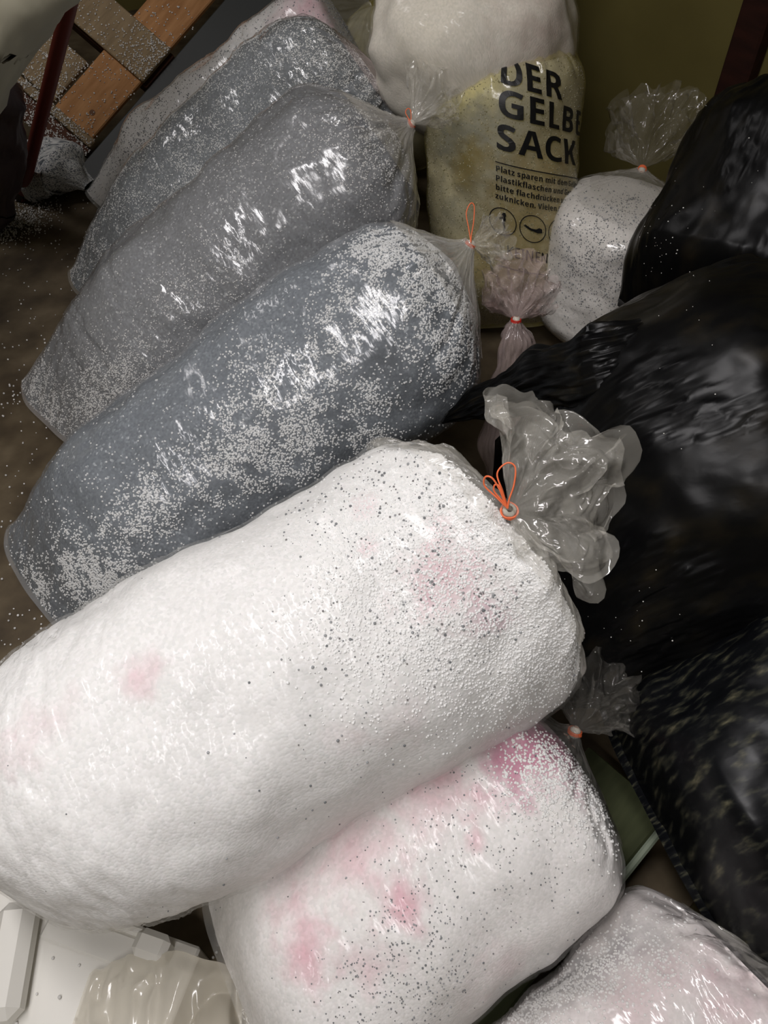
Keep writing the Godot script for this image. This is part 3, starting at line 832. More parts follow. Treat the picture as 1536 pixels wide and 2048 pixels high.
func ceiling_lights() -> void:
	var spots := [Vector3(-0.55, 2.76, -0.50), Vector3(-0.50, 2.76, 1.15), Vector3(-1.85, 2.76, -2.55)]  # second and third are unseen additions: front fill, and fill for the pallet corner
	var glow := std(Color(1, 0.98, 0.95), 0.4)
	glow.emission_enabled = true
	glow.emission = Color(1, 0.97, 0.92)
	glow.emission_energy_multiplier = 3.0
	var housing := std(Color(0.85, 0.85, 0.83), 0.5)
	for at in spots:
		var t := thing("ceiling_light", "white twin tube ceiling light " + ["above the heap of sacks", "added unseen away from the wall as front fill", "added unseen above the wooden pallet to brighten that corner"][spots.find(at)], "light", at)
		t.basis = Basis(ALONG, Vector3.UP, ALONG.cross(Vector3.UP))
		obj("housing", chamfer_box(Vector3(1.3, 0.07, 0.26), 0.012), housing, t)
		for s in [-1, 1]:
			var cy := CylinderMesh.new()
			cy.top_radius = 0.013
			cy.bottom_radius = 0.013
			cy.height = 1.2
			var tb := obj("tube_lamp", cy, glow, t)
			tb.rotation_degrees = Vector3(0, 0, 90)
			tb.position = Vector3(0, -0.055, s * 0.07)
		var l := AreaLight3D.new()
		l.name = "tube_glow"
		l.area_size = Vector2(1.2, 0.22)
		l.light_color = Color(1.0, 0.985, 0.99)
		l.light_energy = 1.1 if at.z < -2.0 else 3.1
		l.area_range = 12.0
		l.area_attenuation = 2.0
		l.shadow_enabled = true
		t.add_child(l)
		l.position = Vector3(0, -0.08, 0)
		l.rotation_degrees = Vector3(-90, 0, 0)

# ------------------------------------------------------------------ the far corner
func box_in(parent: Node3D, called: String, frame: Transform3D, lo: Vector3, hi: Vector3, m: Material, c := 0.004) -> MeshInstance3D:
	var o := obj(called, chamfer_box(hi - lo, c), m, parent)
	o.transform = frame * Transform3D(Basis(), (lo + hi) / 2.0)
	return o

func wood(a: Color, b: Color, sd: int) -> StandardMaterial3D:
	var m := std(Color.WHITE, 0.75, 0.3)
	var n := fnl(FastNoiseLite.TYPE_SIMPLEX_SMOOTH, 0.012, sd, 4)
	m.albedo_texture = noise_tex(n, ramp([[0.0, a], [1.0, b]]), 256)
	m.uv1_triplanar = true
	m.uv1_scale = Vector3(1.5, 9.0, 9.0)
	return m

func back_corner() -> void:
	# a pallet propped at a slant; x runs up along it, y across, z out of its deck
	var ex := Vector3(0.655, 0.486, -0.579)
	var ez := Vector3(0, 0.766, 0.643)
	var ey := ez.cross(ex).normalized()
	var s := 0.0019
	var o := thing("wooden_pallet", "orange brown wooden pallet strewn with beads, propped behind the sacks", "pallet", Vector3(-1.1, 0.166, -2.992))
	var fr := Transform3D(Basis(ex, ey, ez), Vector3.ZERO)
	var orange := wood(Color(0.62, 0.44, 0.28), Color(0.75, 0.56, 0.38), 5)
	var dusty := wood(Color(0.50, 0.43, 0.33), Color(0.62, 0.54, 0.42), 6)
	var red := wood(Color(0.27, 0.17, 0.13), Color(0.38, 0.25, 0.19), 8)
	# across is counted towards the lower right of the photograph, so ey is turned
	var q := func(x0, y0, x1, y1, z0, z1, called, m):
		return box_in(o, called, fr, Vector3(x0 * s, -y1 * s, z0), Vector3(x1 * s, -y0 * s, z1), m)
	q.call(-8, -105, 470, -6, -0.022, 0.0, "deck_board", orange)
	q.call(8, -205, 112, -113, -0.022, 0.0, "deck_board", dusty)
	q.call(300, -225, 470, -122, -0.022, 0.0, "deck_board", orange)
	q.call(152, -235, 238, 2, 0.001, 0.022, "cross_board", dusty)
	q.call(-14, -210, 4, 4, -0.03, 0.006, "cross_board", dusty)
	q.call(-58, -210, -15, 2, -0.05, -0.012, "end_block", red)
	q.call(152, -235, 238, 2, -0.10, -0.023, "bearer", red)
	var knot := CylinderMesh.new()
	knot.top_radius = 0.011
	knot.bottom_radius = 0.011
	knot.height = 0.002
	var kn := obj("knot", knot, std(Color(0.40, 0.25, 0.12), 0.7), o)
	kn.transform = fr * Transform3D(Basis(Vector3.RIGHT, PI / 2), Vector3(42 * s, 39 * s, 0.0002))
	pallet_beads(o, fr, s)
	# dark slab standing beside it
	var p := thing("grey_slab", "dark grey plastic slab standing between pallet and sacks", "panel", Vector3(-1.1, 0.166, -2.992))
	box_in(p, "plate", fr, Vector3(-60 * s, -118 * s, -0.035), Vector3(470 * s, -9 * s, -0.008), std(Color(0.20, 0.21, 0.205), 0.55), 0.006)
	box_in(p, "end_rib", fr, Vector3(-72 * s, -118 * s, -0.04), Vector3(-60 * s, -9 * s, -0.012), std(Color(0.22, 0.225, 0.22), 0.55), 0.003)
	# red brown tube in front
	var pole := thing("metal_tube", "dull red metal tube leaning in front of the pallet", "tube", Vector3(-1.388, 0.0, -2.866))
	obj("shaft", tube([Vector3(0, 0.012, 0), Vector3(0.16, 0.25, 0.13), Vector3(0.33, 0.50, 0.26), Vector3(0.62, 0.93, 0.48)], 0.022, 16), std(Color(0.46, 0.18, 0.15), 0.45), pole)
	obj("foot_cap", tube([Vector3(-0.010, 0.004, -0.008), Vector3(0.022, 0.046, 0.017)], 0.0245, 16), std(Color(0.14, 0.10, 0.09), 0.6), pole)
	# dark dusty bag at the left
	var bag := thing("dark_sack", "dark purple brown sack dusted with white beads beside the red tube", "sack", Vector3(-1.45, 0, -2.6))
	var bm := std(Color(0.32, 0.275, 0.295), 0.35)
	bm.heightmap_enabled = true
	bm.heightmap_texture = M.crinkle
	bm.heightmap_scale = 0.1
	obj("film", lobe([Vector3(0.02, 0.02, -0.04), Vector3(0.04, 0.12, -0.04), Vector3(0.16, 0.34, 0.0), Vector3(0.27, 0.52, 0.06), Vector3(0.30, 0.57, 0.08)], [0.04, 0.10, 0.10, 0.08, 0.01], [0.03, 0.08, 0.08, 0.05, 0.01], Vector3(1, 0, 0.4), 0.02, 3.0, 70, 70, 0.01), bm, bag)
	ground_scatter("bead_drift", bag, Vector3(0.08, 0.0, 0.05), 900, [[Vector3(-1.40, 0, -2.70), 0.12, 0.06]], 0.004, 0.0016, 0.0030)
	# small speckled sack behind the tube
	var small := thing("foam_bead_sack", "small speckled white sack tucked behind the red tube's foot", "sack", Vector3(-1.26, 0, -2.93))
	obj("bead_filling", lobe([Vector3(-0.13, 0.03, -0.06), Vector3(-0.06, 0.09, 0.0), Vector3(0.04, 0.11, 0.02), Vector3(0.14, 0.05, 0.06)], [0.03, 0.13, 0.13, 0.03], [0.02, 0.08, 0.09, 0.02], Vector3(0.3, 0, 1), 0.02, 8.0, 50, 60, 0.012), M.speckled_beads, small)
	# pale smooth sack high at the left
	var pale := thing("pale_sack", "smooth pale beige plastic sack leaning over the red tube", "sack", Vector3(-1.45, 0, -1.55))
	obj("film", lobe([Vector3(-0.1, 0.02, 0), Vector3(-0.08, 0.16, -0.06), Vector3(0.06, 0.48, -0.20), Vector3(0.50, 0.99, -0.42), Vector3(0.84, 1.16, -0.46), Vector3(0.92, 1.20, -0.46)], [0.08, 0.20, 0.24, 0.27, 0.20, 0.03], [0.05, 0.18, 0.21, 0.20, 0.13, 0.02], Vector3(0.62, 0, 0.78), 0.02, 5.0, 90, 90, 0.004), M.beige_film, pale)
	# a dark post on the wall
	var post := thing("wooden_post", "dark red brown wooden post fixed upright on the olive wall", "post", Vector3(0.985, 0, -2.335))
	var pm := wood(Color(0.14, 0.07, 0.05), Color(0.20, 0.10, 0.07), 9)
	var shaft := obj("shaft", chamfer_box(Vector3(0.09, 2.79, 0.05), 0.006), pm, post)
	shaft.transform = Transform3D(Basis(ALONG, Vector3.UP, ALONG.cross(Vector3.UP)), Vector3(0.0, 1.397, 0.0))

func bead_copies(called: String, root: Node, xf: Array, cl: Array, label: String) -> MultiMeshInstance3D:
	var mm := MultiMesh.new()
	mm.transform_format = MultiMesh.TRANSFORM_3D
	mm.use_colors = true
	mm.mesh = bead_mesh
	mm.instance_count = xf.size()
	for k in xf.size():
		mm.set_instance_transform(k, xf[k])
		mm.set_instance_color(k, cl[k])
	var o := MultiMeshInstance3D.new()
	o.name = called
	o.multimesh = mm
	o.material_override = M.bead
	o.set_meta("kind", "stuff")
	o.set_meta("label", label)
	root.add_child(o, true)
	return o

func pallet_beads(o: Node3D, fr: Transform3D, s: float) -> void:
	var rng := RandomNumberGenerator.new()
	rng.seed = 41
	var xf := []
	var cl := []
	for k in 9000:
		var x := rng.randf_range(-60, 330)
		var y := rng.randf_range(-205, 4)
		var z := 0.0005
		var den := 0.07
		if x > 152 and x < 238:
			z = 0.0225
			den = 0.12 + 0.5 * smoothstep(-90.0, -10.0, y)
		elif x > -14 and x < 4:
			z = 0.0065
			den = 0.9
		elif x < -15:
			z = -0.0115
			den = 0.55
		elif y < -107 and (x > 112 and x < 152 or x > 238): continue
		elif y < -107: den = 0.4
		var g := patch_noise.get_noise_3d(x * 0.05, y * 0.05, 3.0)
		if rng.randf() > den * (1.0 + 1.6 * g): continue
		var size := rng.randf_range(0.0016, 0.0032)
		xf.append(fr * Transform3D(Basis().scaled(Vector3.ONE * size), Vector3(x * s, -y * s, z + size * 0.5)))
		var w := rng.randf_range(0.55, 0.86)
		cl.append(Color(w, w * 0.98, w * 0.94))
	bead_copies("bead_drift", o, xf, cl, "white foam beads caught on the boards")

# beads strewn on flat ground: where = [centre, reach, amount]
func ground_scatter(called: String, root: Node3D, at: Vector3, tries: int, where: Array, y: float, small: float, large: float) -> void:
	var rng := RandomNumberGenerator.new()
	rng.seed = tries
	var xf := []
	var cl := []
	for w in where:
		for k in int(tries * w[2] * 10.0):
			var e: Vector3 = Vector3(rng.randfn(), 0, rng.randfn()) * w[1] * 0.7
			var size := rng.randf_range(small, large)
			var g := rng.randf_range(0.5, 0.85)
			var p: Vector3 = w[0] + e
			xf.append(Transform3D(Basis().scaled(Vector3.ONE * size), Vector3(p.x, y + size * 0.9, p.z) - root.position * Vector3(1, 0, 1)))
			cl.append(Color(g, g * 0.98, g * 0.94))
	bead_copies(called, root, xf, cl, "white foam beads strewn on the concrete")

# ------------------------------------------------------------------ the sacks
func sacks() -> void:
	var orange: Material = M.string
	var whites := [Color(0.86, 0.86, 0.84), Color(0.78, 0.78, 0.77), Color(0.84, 0.83, 0.80)]
	var greys := [Color(0.14, 0.15, 0.16), Color(0.22, 0.23, 0.24), Color(0.32, 0.33, 0.34), Color(0.18, 0.17, 0.17)]
	make_sack({key = "white", called = "foam_bead_sack", label = "big clear sack of white beads, orange string, lying on top of the heap",
		rows = 321, cols = 320, film = M.film, fill = M.white_beads, seed = 1, round = true, skew = 0.075, cone_q = 0.35, ruffle_film = M.film_ruffle, pleat = 0.07, pleats = 11, lump = 0.010, wrinkle = 0.0020, fill_q = 0.52, gathers = [[0.14, 0.006, 0.004], [0.17, 0.006, 0.005], [0.20, 0.006, 0.005], [0.235, 0.007, 0.006], [0.275, 0.006, 0.004], [0.32, 0.006, 0.004]],
		tie = {mat = orange, knot = Vector3(-0.004, 0.012, 0.006), loops = [[Vector3(-0.55, 0.64, -0.5), Vector3(0.7, 0.4, 0.2), 0.048, 0.010], [Vector3(0.0, 0.72, -0.62), Vector3(0.9, 0.1, 0.2), 0.056, 0.014], [Vector3(-0.42, 0.66, -0.45), Vector3(0.8, 0.3, 0.2), 0.034, 0.006]]},
		ruffle = {a0 = -78.0, a1 = 100.0, lengths = [0.055, 0.09, 0.145, 0.12, 0.135, 0.165, 0.13, 0.145, 0.135], depth = 0.024, seed = 2, folds = 5.0, rows = 70, cols = 300},
		scatter = [{tries = 24000, where = DRIFTS.flecks_white, even = 0.004, small = 0.0008, large = 0.0022, colors = greys, called = "grey_flecks", label = "dark grey foam flecks", seed = 3, clump = 0.9},
			{tries = 150000, where = DRIFTS.beads_white, small = 0.0014, large = 0.0023, lift = -0.0003, colors = [Color(0.88, 0.88, 0.87), Color(0.84, 0.84, 0.83)], called = "raised_beads", label = "white foam beads showing singly", seed = 4, clump = 0.35}]})
	make_sack({key = "pink", called = "foam_bead_sack", label = "clear sack of white beads blotched with pink, lying under the big white sack",
		rows = 261, cols = 260, film = M.film, fill = M.white_beads, seed = 2, ruffle_film = M.film_faint, wrinkle = 0.0014, fill_q = 0.70, tone = Color(0.97, 0.955, 0.95),
		ruffle = {a0 = 0.0, a1 = 118.0, lengths = [0.08, 0.12, 0.13, 0.14, 0.13, 0.08], depth = 0.03, seed = 5}, tie = {mat = orange},
		scatter = [{tries = 20000, where = DRIFTS.flecks_pink, even = 0.006, small = 0.0008, large = 0.0016, colors = greys, called = "grey_flecks", label = "dark grey foam flecks", seed = 6, clump = 0.7},
			{tries = 90000, where = DRIFTS.beads_pink, small = 0.0014, large = 0.0024, colors = whites, called = "raised_beads", label = "white foam beads showing singly", seed = 7}]})
	make_sack({key = "lowr", called = "foam_bead_sack", label = "crumpled clear sack of pinkish beads with a grey band, in front of the clippings sack",
		rows = 241, cols = 240, film = M.film_milky, fill = M.white_beads, seed = 3, wrinkle = 0.0014, fill_q = 0.55, pleat = 0.14, pleats = 7, slack = 0.005, lump = 0.018, tone = Color(0.93, 0.89, 0.89), ruffle_film = M.film_ruffle,
		ruffle = {a0 = -110.0, a1 = 70.0, lengths = [0.12, 0.14, 0.13, 0.12, 0.1], depth = 0.03, seed = 8}, tie = {mat = orange},
		scatter = [{tries = 60000, where = DRIFTS.beads_lowr, even = 0.01, small = 0.0014, large = 0.0024, colors = whites, called = "raised_beads", label = "white foam beads showing singly", seed = 8}]})
	make_sack({key = "d", called = "foam_bead_sack", label = "grey bead sack with thick white drifts beside the big white sack",
		rows = 301, cols = 260, film = M.film_hazy, fill = M.grey_beads, seed = 4, ruffle_film = M.film_ruffle, pleat = 0.06, pleats = 9, wrinkle = 0.0017, fill_q = 0.74, bow = 0.09, weld = Vector3(0.66, 0, 0.75), tone = Color(0.80, 0.82, 0.84),
		ruffle = {a0 = -40.0, a1 = 62.0, lengths = [0.06, 0.08, 0.085, 0.085, 0.06], depth = 0.02, seed = 9},
		tie = {mat = orange, knot = Vector3(0, 0.01, 0.008), loops = [[Vector3(0.0, 0.72, -0.62), Vector3(1, 0, 0), 0.075, 0.010]]},
		scatter = [{tries = 190000, where = DRIFTS.d, even = 0.008, small = 0.0015, large = 0.0026, colors = whites, called = "white_beads", label = "drifts of white foam beads", seed = 10, clump = 1.1, clump_freq = 22.0}]})
	make_sack({key = "c", called = "foam_bead_sack", label = "grey bead sack with two rust spots near its pointed end",
		rows = 281, cols = 220, film = M.film_warm, fill = M.grey_beads, seed = 5, ruffle_film = M.film_ruffle, pleat = 0.07, pleats = 8, wrinkle = 0.0018, fill_q = 0.74, bow = 0.07, weld = Vector3(0.71, 0, 0.70), tone = Color(1.0, 1.0, 1.0),
		gathers = [[0.24, 0.012, 0.008], [0.17, 0.010, 0.006], [0.36, 0.010, 0.004]],
		ruffle = {a0 = -5.0, a1 = 92.0, lengths = [0.09, 0.115, 0.14, 0.15, 0.13], depth = 0.022, seed = 12}, tie = {mat = orange, loops = [[Vector3(-0.2, 0.72, -0.62), Vector3(1, 0, 0), 0.035, 0.008]]},
		scatter = [{tries = 140000, where = DRIFTS.c, even = 0.014, small = 0.0011, large = 0.0022, colors = whites, called = "white_beads", label = "drifts of white foam beads", seed = 11, clump = 0.8}]})
	make_sack({key = "b", called = "foam_bead_sack", label = "speckled grey and white bead sack wedged between two greyer sacks",
		rows = 261, cols = 200, film = M.film_shiny, fill = M.grey_beads, seed = 6, ruffle_film = M.film_pinkish, wrinkle = 0.0020, fill_q = 0.7, bow = 0.08, weld = Vector3(0.71, 0, 0.70), pleat = 0.08, pleats = 10, tone = Color(1.05, 1.05, 1.05),
		ruffle = {a0 = 0.0, a1 = 125.0, lengths = [0.06, 0.09, 0.11, 0.13, 0.10], depth = 0.022, seed = 13}, tie = {mat = M.string},
		scatter = [{tries = 110000, where = DRIFTS.b, even = 0.25, small = 0.0010, large = 0.0020, colors = whites, called = "white_beads", label = "drifts of white foam beads", seed = 12, clump = 1.0, clump_freq = 18.0}]})
	make_sack({key = "a", called = "foam_bead_sack", label = "white and grey speckled bead sack with a pink top, beside the dark slab",
		rows = 261, cols = 200, film = M.film_shiny, fill = M.white_beads, seed = 7, wrinkle = 0.0022, weld = Vector3(0.65, 0, 0.76), tone = Color(0.86, 0.85, 0.84),
		scatter = [{tries = 40000, where = DRIFTS.a, even = 0.12, small = 0.0012, large = 0.0026, colors = greys, called = "grey_flecks", label = "dark grey foam flecks", seed = 13}]})
	make_sack({key = "cream", called = "foam_bead_sack", label = "smooth cream white sack lying on the printed yellow sack", round = true, rows = 181, cols = 180, film = M.film, fill = M.white_beads, seed = 8, wrinkle = 0.0006, tone = Color(0.95, 0.90, 0.80), lump = 0.02})
	make_sack({key = "speck", called = "foam_bead_sack", label = "white sack with fine dark specks standing behind the black sacks",
		rows = 221, cols = 180, film = M.film_shiny, fill = M.white_beads, seed = 9, ruffle_film = M.film_faint, tone = Color(0.93, 0.90, 0.86), pleat = 0.03, fill_q = 0.45,
		ruffle = {a0 = 25.0, a1 = 138.0, lengths = [0.16, 0.22, 0.23, 0.2, 0.17, 0.12], depth = 0.04, seed = 15}, tie = {mat = orange},
		scatter = [{tries = 24000, where = DRIFTS.speck, even = 0.05, small = 0.0010, large = 0.0022, colors = greys, called = "grey_flecks", label = "dark grey foam flecks", seed = 14}]})
	var dust := [Color(0.75, 0.75, 0.7), Color(0.55, 0.54, 0.5)]
	make_sack({key = "blk1", called = "black_sack", label = "dull black sack slumped against the olive wall, uppermost of the black ones", rows = 161, cols = 360, opaque = true, film = M.black_film, seed = 10, lump = 0.012, wrinkle = 0.0018, wrinkle_freq = 44.0, lengthwise = true,
		scatter = [{tries = 3500, where = DRIFTS.blk1_dust, even = 0.003, small = 0.0006, large = 0.0018, colors = dust, called = "stray_beads", label = "stray white beads", outside = true, seed = 15, clump = 0.9}]})
	var big := make_sack({key = "blk2", called = "black_sack", label = "largest black sack, bulging, with a folded flap and fine shiny creases", rows = 221, cols = 500, opaque = true, film = M.black_film, seed = 11, lump = 0.010, wrinkle = 0.0022, wrinkle_freq = 44.0, lengthwise = true, zone = [0.25, 0.15, 1.8], pleat = 0.1,
		scatter = [{tries = 2600, where = DRIFTS.blk2_dust, even = 0.003, small = 0.0006, large = 0.0014, colors = dust, called = "stray_beads", label = "stray white beads", outside = true, seed = 16, clump = 0.9}]})
	make_sack({key = "blk3", called = "black_sack", label = "dark blue black sack with grass clippings showing through, below the largest black sack", rows = 241, cols = 240, opaque = true, film = M.clipping_film, seed = 12, lump = 0.015, wrinkle = 0.0010, wrinkle_freq = 34.0, lengthwise = true})
	# the folded flap of the largest black sack
	var b: Vector3 = big.position
	obj("folded_flap", lobe([Vector3(0.119, 0.440, -1.174) - b, Vector3(0.191, 0.543, -1.122) - b, Vector3(0.268, 0.656, -1.044) - b, Vector3(0.328, 0.755, -0.961) - b, Vector3(0.408, 0.783, -0.967) - b], [0.008, 0.035, 0.055, 0.06, 0.05], [0.008, 0.02, 0.028, 0.026, 0.012], Vector3(0.15, -0.55, 0.8), 0.014, 4.0, 120, 90, 0.014), M.black_film, big)
	# a tied neck poking out between the sacks
	var neck := thing("tied_sack", "milky pinkish tied sack top poking out beside the speckled sack", "sack", Vector3(0.28, 0, -1.36))
	obj("film", lobe([Vector3(0.02, 0.02, 0.0), Vector3(0.02, 0.14, -0.01), Vector3(0.015, 0.34, -0.03), Vector3(0.01, 0.46, -0.05), Vector3(0.007, 0.505, -0.06)], [0.03, 0.055, 0.05, 0.02, 0.010], [0.03, 0.055, 0.05, 0.02, 0.010], Vector3(1, 0, 0), 0.02, 6.0, 60, 60, 0.02), M.film_pinkish, neck)
	ruffle(neck, Vector3(0.007, 0.505, -0.06), {a0 = 20.0, a1 = 150.0, lengths = [0.08, 0.12, 0.145, 0.14, 0.11, 0.07], depth = 0.035, seed = 21}, M.film_pinkish)
	tie(neck, Vector3(0.007, 0.505, -0.06), Vector3(0, 1, -0.2).normalized(), {mat = M.string_red})

func ring_mesh(r: float, w: float) -> ArrayMesh:
	var st := SurfaceTool.new()
	st.begin(Mesh.PRIMITIVE_TRIANGLES)
	for k in 40:
		var a := TAU * k / 40.0
		var b := TAU * (k + 1) / 40.0
		var p := [Vector3(cos(a) * r, sin(a) * r, 0), Vector3(cos(b) * r, sin(b) * r, 0), Vector3(cos(b) * (r - w), sin(b) * (r - w), 0), Vector3(cos(a) * (r - w), sin(a) * (r - w), 0)]
		for i in [0, 1, 2, 0, 2, 3]: st.add_vertex(p[i])
	return st.commit()

func outline_mesh(pts: Array) -> ArrayMesh:
	var st := SurfaceTool.new()
	st.begin(Mesh.PRIMITIVE_TRIANGLES)
	var flat := PackedVector2Array()
	for p in pts: flat.append(Vector2(p[0], p[1]) * 0.001)
	for i in Geometry2D.triangulate_polygon(flat): st.add_vertex(Vector3(flat[i].x, flat[i].y, 0))
	return st.commit()

func bar_mesh(x1: float, h: float) -> ArrayMesh:
	return outline_mesh([[0, 0], [x1 * 1000, 0], [x1 * 1000, h * 1000], [0, h * 1000]])

func yellow_sack() -> void:
	var ink := std(Color(0.05, 0.05, 0.05), 0.5)
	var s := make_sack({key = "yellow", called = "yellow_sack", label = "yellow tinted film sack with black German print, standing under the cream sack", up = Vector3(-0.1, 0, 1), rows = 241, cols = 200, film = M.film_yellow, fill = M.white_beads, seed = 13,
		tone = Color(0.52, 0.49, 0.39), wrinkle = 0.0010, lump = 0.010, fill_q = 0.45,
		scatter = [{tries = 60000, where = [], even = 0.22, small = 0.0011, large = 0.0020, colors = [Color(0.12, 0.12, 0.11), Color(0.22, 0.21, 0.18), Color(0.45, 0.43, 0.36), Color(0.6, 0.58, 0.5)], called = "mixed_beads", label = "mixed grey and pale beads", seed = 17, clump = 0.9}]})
	var x := -0.018
	printed("lettering", text_mesh("DER", 0.055, true, 1.22), x, 0.672, ink, s)
	printed("lettering", text_mesh("GELBE", 0.057, true, 1.22), x, 0.604, ink, s)
	printed("lettering", text_mesh("SACK", 0.058, true, 1.22), x, 0.528, ink, s)
	printed("printed_rule", bar_mesh(0.30, 0.0025), x, 0.516, ink, s)
	var lines := ["Platz sparen mit dem Gelben Sack:", "Plastikflaschen und Getränkekartons", "bitte flachdrücken und den Sack", "zuknicken. Vielen Dank."]
	for k in lines.size(): printed("small_print", text_mesh(lines[k], 0.0135, true, 1.05), x, 0.490 - 0.0225 * k, ink, s)
	var cx := [0.002, 0.081, 0.160]
	for k in 3: printed("printed_ring", ring_mesh(0.036, 0.0024), cx[k], 0.372, ink, s)
	# a little figure dropping something, a squashed bottle, a carton
	var fig := outline_mesh([[-4, 18], [0, 24], [6, 24], [9, 18], [6, 14], [8, 8], [4, -2], [8, -14], [5, -24], [1, -23], [3, -13], [-2, -3], [0, 8], [-8, 4], [-10, 8], [0, 14]])
	printed("pictogram", fig, cx[0], 0.372, ink, s)
	var bottle := outline_mesh([[-24, 6], [-20, 10], [-14, 7], [-4, 3], [8, 3], [16, 8], [24, 6], [25, -4], [14, -6], [4, -4], [-8, -2], [-18, 3]])
	printed("pictogram", bottle, cx[1], 0.370, ink, s)
	printed("pictogram", outline_mesh([[-10, -16], [10, -16], [10, 8], [0, 18], [-10, 8]]), cx[2], 0.372, ink, s)
	printed("lettering", text_mesh("KEINEN RESTMÜLL", 0.026, false, 0.95), 0.012, 0.278, ink, s)
	printed("printed_rule", bar_mesh(0.25, 0.0025), x + 0.01, 0.254, ink, s)
	var t := make_sack({key = "yellow_far", called = "yellow_sack", label = "pale printed film sack hidden behind the cream sack and speckled sack", up = Vector3(0.1, 0, 1), rows = 121, cols = 120, film = M.film_yellow, fill = M.white_beads, seed = 14, tone = Color(0.5, 0.48, 0.4)})
	printed("lettering", text_mesh("GELBE", 0.05, true, 1.1), -0.05, 0.60, ink, t)

# a film lying loose over the tray and hanging down past its end
func draped_sheet(base: Vector3) -> ArrayMesh:
	var far := [Vector3(-0.470, 0.112, -0.245), Vector3(-0.41, 0.132, -0.268), Vector3(-0.33, 0.150, -0.268), Vector3(-0.24, 0.140, -0.245), Vector3(-0.205, 0.105, -0.215), Vector3(-0.185, 0.055, -0.185)]
	var near := [Vector3(-0.500, 0.106, -0.05), Vector3(-0.42, 0.13, -0.03), Vector3(-0.33, 0.140, -0.02), Vector3(-0.22, 0.135, -0.02), Vector3(-0.17, 0.10, -0.04), Vector3(-0.15, 0.04, -0.05)]
	var rows := 90
	var cols := 130
	var p := PackedVector3Array()
	var uv := PackedVector2Array()
	for i in rows:
		var v := float(i) / (rows - 1)
		for j in cols:
			var u := float(j) / (cols - 1) * 5.0
			var k := mini(int(u), 4)
			var a: Vector3 = far[k].lerp(far[k + 1], u - k)
			var b: Vector3 = near[k].lerp(near[k + 1], u - k)
			var q := a.lerp(b, v)
			var e := smoothstep(0.0, 0.12, v) * smoothstep(0.0, 0.5, u)
			var n := absf(lump_noise.get_noise_2d(u * 0.55 + 3.0, v * 0.9)) * 0.040 - absf(wrinkle_noise.get_noise_2d(u * 1.1, v * 1.6 + 5.0)) * 0.020
			q += Vector3(n * 0.4 * smoothstep(3.0, 5.0, u), maxf(n, -0.012) * e, -n * 0.35 * (1.0 - v))
			p.append(q - base)
			uv.append(Vector2(u * 0.05, v * 0.2))
	return grid_mesh(p, rows, cols, uv, PackedColorArray(), false)

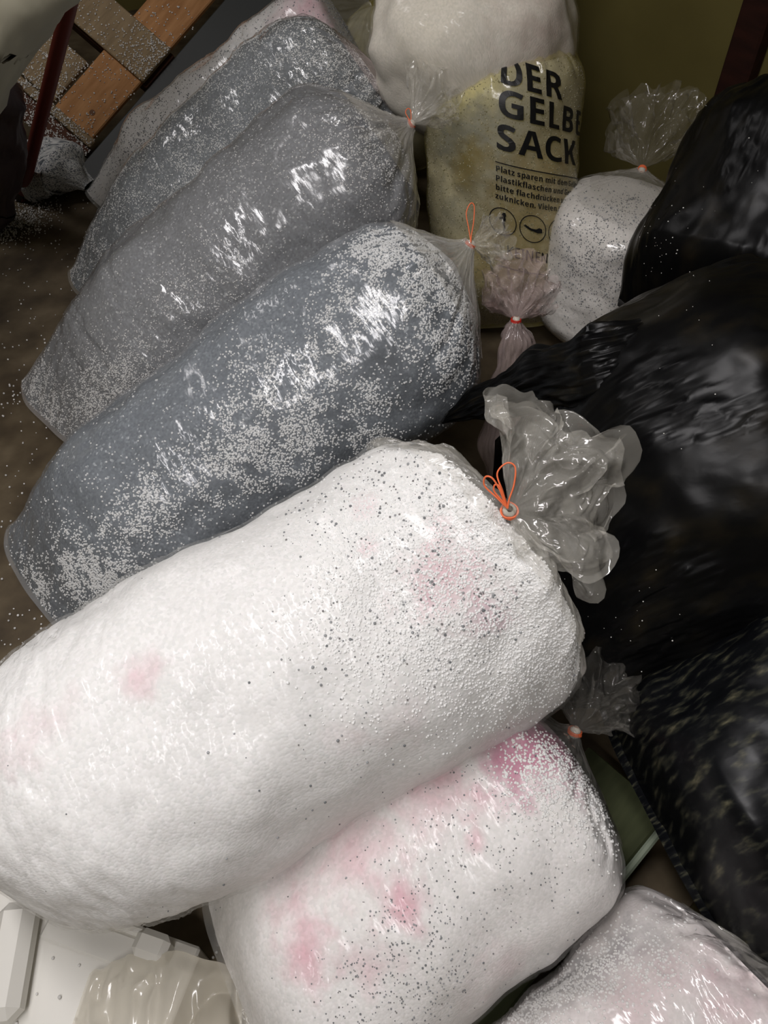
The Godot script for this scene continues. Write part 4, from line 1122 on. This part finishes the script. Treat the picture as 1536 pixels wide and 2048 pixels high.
func clutter() -> void:
	# white plastic tray, ribs up
	var wp := std(Color(0.86, 0.85, 0.82), 0.4)
	var tray := thing("plastic_tray", "white plastic tray with moulded ribs beneath the beige film", "tray", Vector3(-0.565, 0.0, -0.35))
	var fr := Transform3D(Basis(Vector3(0.958, 0, 0.287), Vector3.UP, Vector3(-0.287, 0, 0.958)), Vector3.ZERO)
	box_in(tray, "plate", fr, Vector3(-0.10, 0.085, 0.0), Vector3(0.275, 0.100, 0.36), wp, 0.003)
	box_in(tray, "rim", fr, Vector3(-0.10, 0.0, -0.012), Vector3(0.275, 0.112, 0.004), wp, 0.004)
	box_in(tray, "step", fr, Vector3(0.01, 0.098, 0.004), Vector3(0.22, 0.106, 0.052), wp, 0.004)
	for x in [-0.09, 0.265]: box_in(tray, "wall", fr, Vector3(x - 0.008, 0.0, 0.0), Vector3(x + 0.008, 0.086, 0.36), wp, 0.003)
	var r1 := obj("rib", chamfer_box(Vector3(0.062, 0.055, 0.17), 0.016), wp, tray)
	r1.transform = Transform3D(Basis(Vector3(0.99, 0, -0.1), Vector3.UP, Vector3(0.1, 0, 0.99)), Vector3(-0.03, 0.127, 0.09))
	var r2 := obj("rib", chamfer_box(Vector3(0.058, 0.05, 0.042), 0.010), wp, tray)
	r2.transform = fr * Transform3D(Basis(), Vector3(0.205, 0.125, 0.012))
	var r3 := obj("rib", chamfer_box(Vector3(0.04, 0.05, 0.06), 0.010), wp, tray)
	r3.transform = fr * Transform3D(Basis(), Vector3(0.135, 0.12, 0.215))
	ground_scatter("bead_drift", tray, Vector3.ZERO, 20, [[Vector3(-0.405, 0, -0.275), 0.02, 0.12], [Vector3(-0.5, 0, -0.24), 0.06, 0.06]], 0.100, 0.0020, 0.0032)
	# crumpled beige film over it
	var bf := thing("crumpled_film", "crumpled beige plastic film lying over the white tray", "film", Vector3(-0.32, 0, -0.19))
	obj("sheet", draped_sheet(bf.position), M.beige_crumple, bf)
	# greenish boards on the floor
	var g := thing("green_board", "weathered greenish board with a pale splintered edge under the pink blotched sack", "board", Vector3(0.34, 0, -0.36))
	var gf := Transform3D(Basis(Vector3(0.72, 0, -0.69), Vector3.UP, Vector3(0.69, 0, 0.72)), Vector3.ZERO)
	var gm := wood(Color(0.27, 0.29, 0.20), Color(0.36, 0.38, 0.27), 14)
	box_in(g, "plank", gf, Vector3(-0.36, 0.03, -0.16), Vector3(0.24, 0.075, 0.02), gm, 0.004)
	box_in(g, "pale_edge", gf, Vector3(0.02, 0.028, 0.0205), Vector3(0.235, 0.077, 0.034), wood(Color(0.55, 0.60, 0.52), Color(0.66, 0.70, 0.62), 15), 0.004)
	for x in [-0.3, 0.18]: box_in(g, "batten", gf, Vector3(x - 0.03, 0.0, -0.16), Vector3(x + 0.03, 0.03, 0.02), gm, 0.003)
	var g2 := thing("olive_board", "dark olive board on the floor beyond the greenish board", "board", Vector3(0.48, 0, -0.30))
	box_in(g2, "plank", gf, Vector3(-0.3, 0.0, 0.0), Vector3(0.2, 0.03, 0.09), wood(Color(0.22, 0.20, 0.12), Color(0.30, 0.27, 0.17), 16), 0.004)
	box_in(g2, "cleat", gf, Vector3(-0.02, 0.031, 0.01), Vector3(0.03, 0.045, 0.08), wood(Color(0.22, 0.20, 0.12), Color(0.30, 0.27, 0.17), 16), 0.003)

func floor_beads() -> void:
	var root := Node3D.new()
	root.name = "scattered_beads"
	add_child(root)
	tag(root, "white foam beads scattered over the brown concrete floor", "beads", "", "stuff")
	ground_scatter("beads", root, Vector3.ZERO, 60, [[Vector3(-1.0, 0, -1.9), 0.35, 0.35], [Vector3(-0.95, 0, -1.3), 0.25, 0.2], [Vector3(-1.32, 0, -2.75), 0.07, 0.5], [Vector3(-1.38, 0, -2.65), 0.07, 0.5], [Vector3(-0.85, 0, -0.85), 0.15, 0.3], [Vector3(-1.2, 0, -2.5), 0.25, 0.15], [Vector3(-0.2, 0, -0.3), 0.1, 0.1], [Vector3(-1.05, 0, -1.75), 0.06, 0.06]], 0.0, 0.0014, 0.0032)
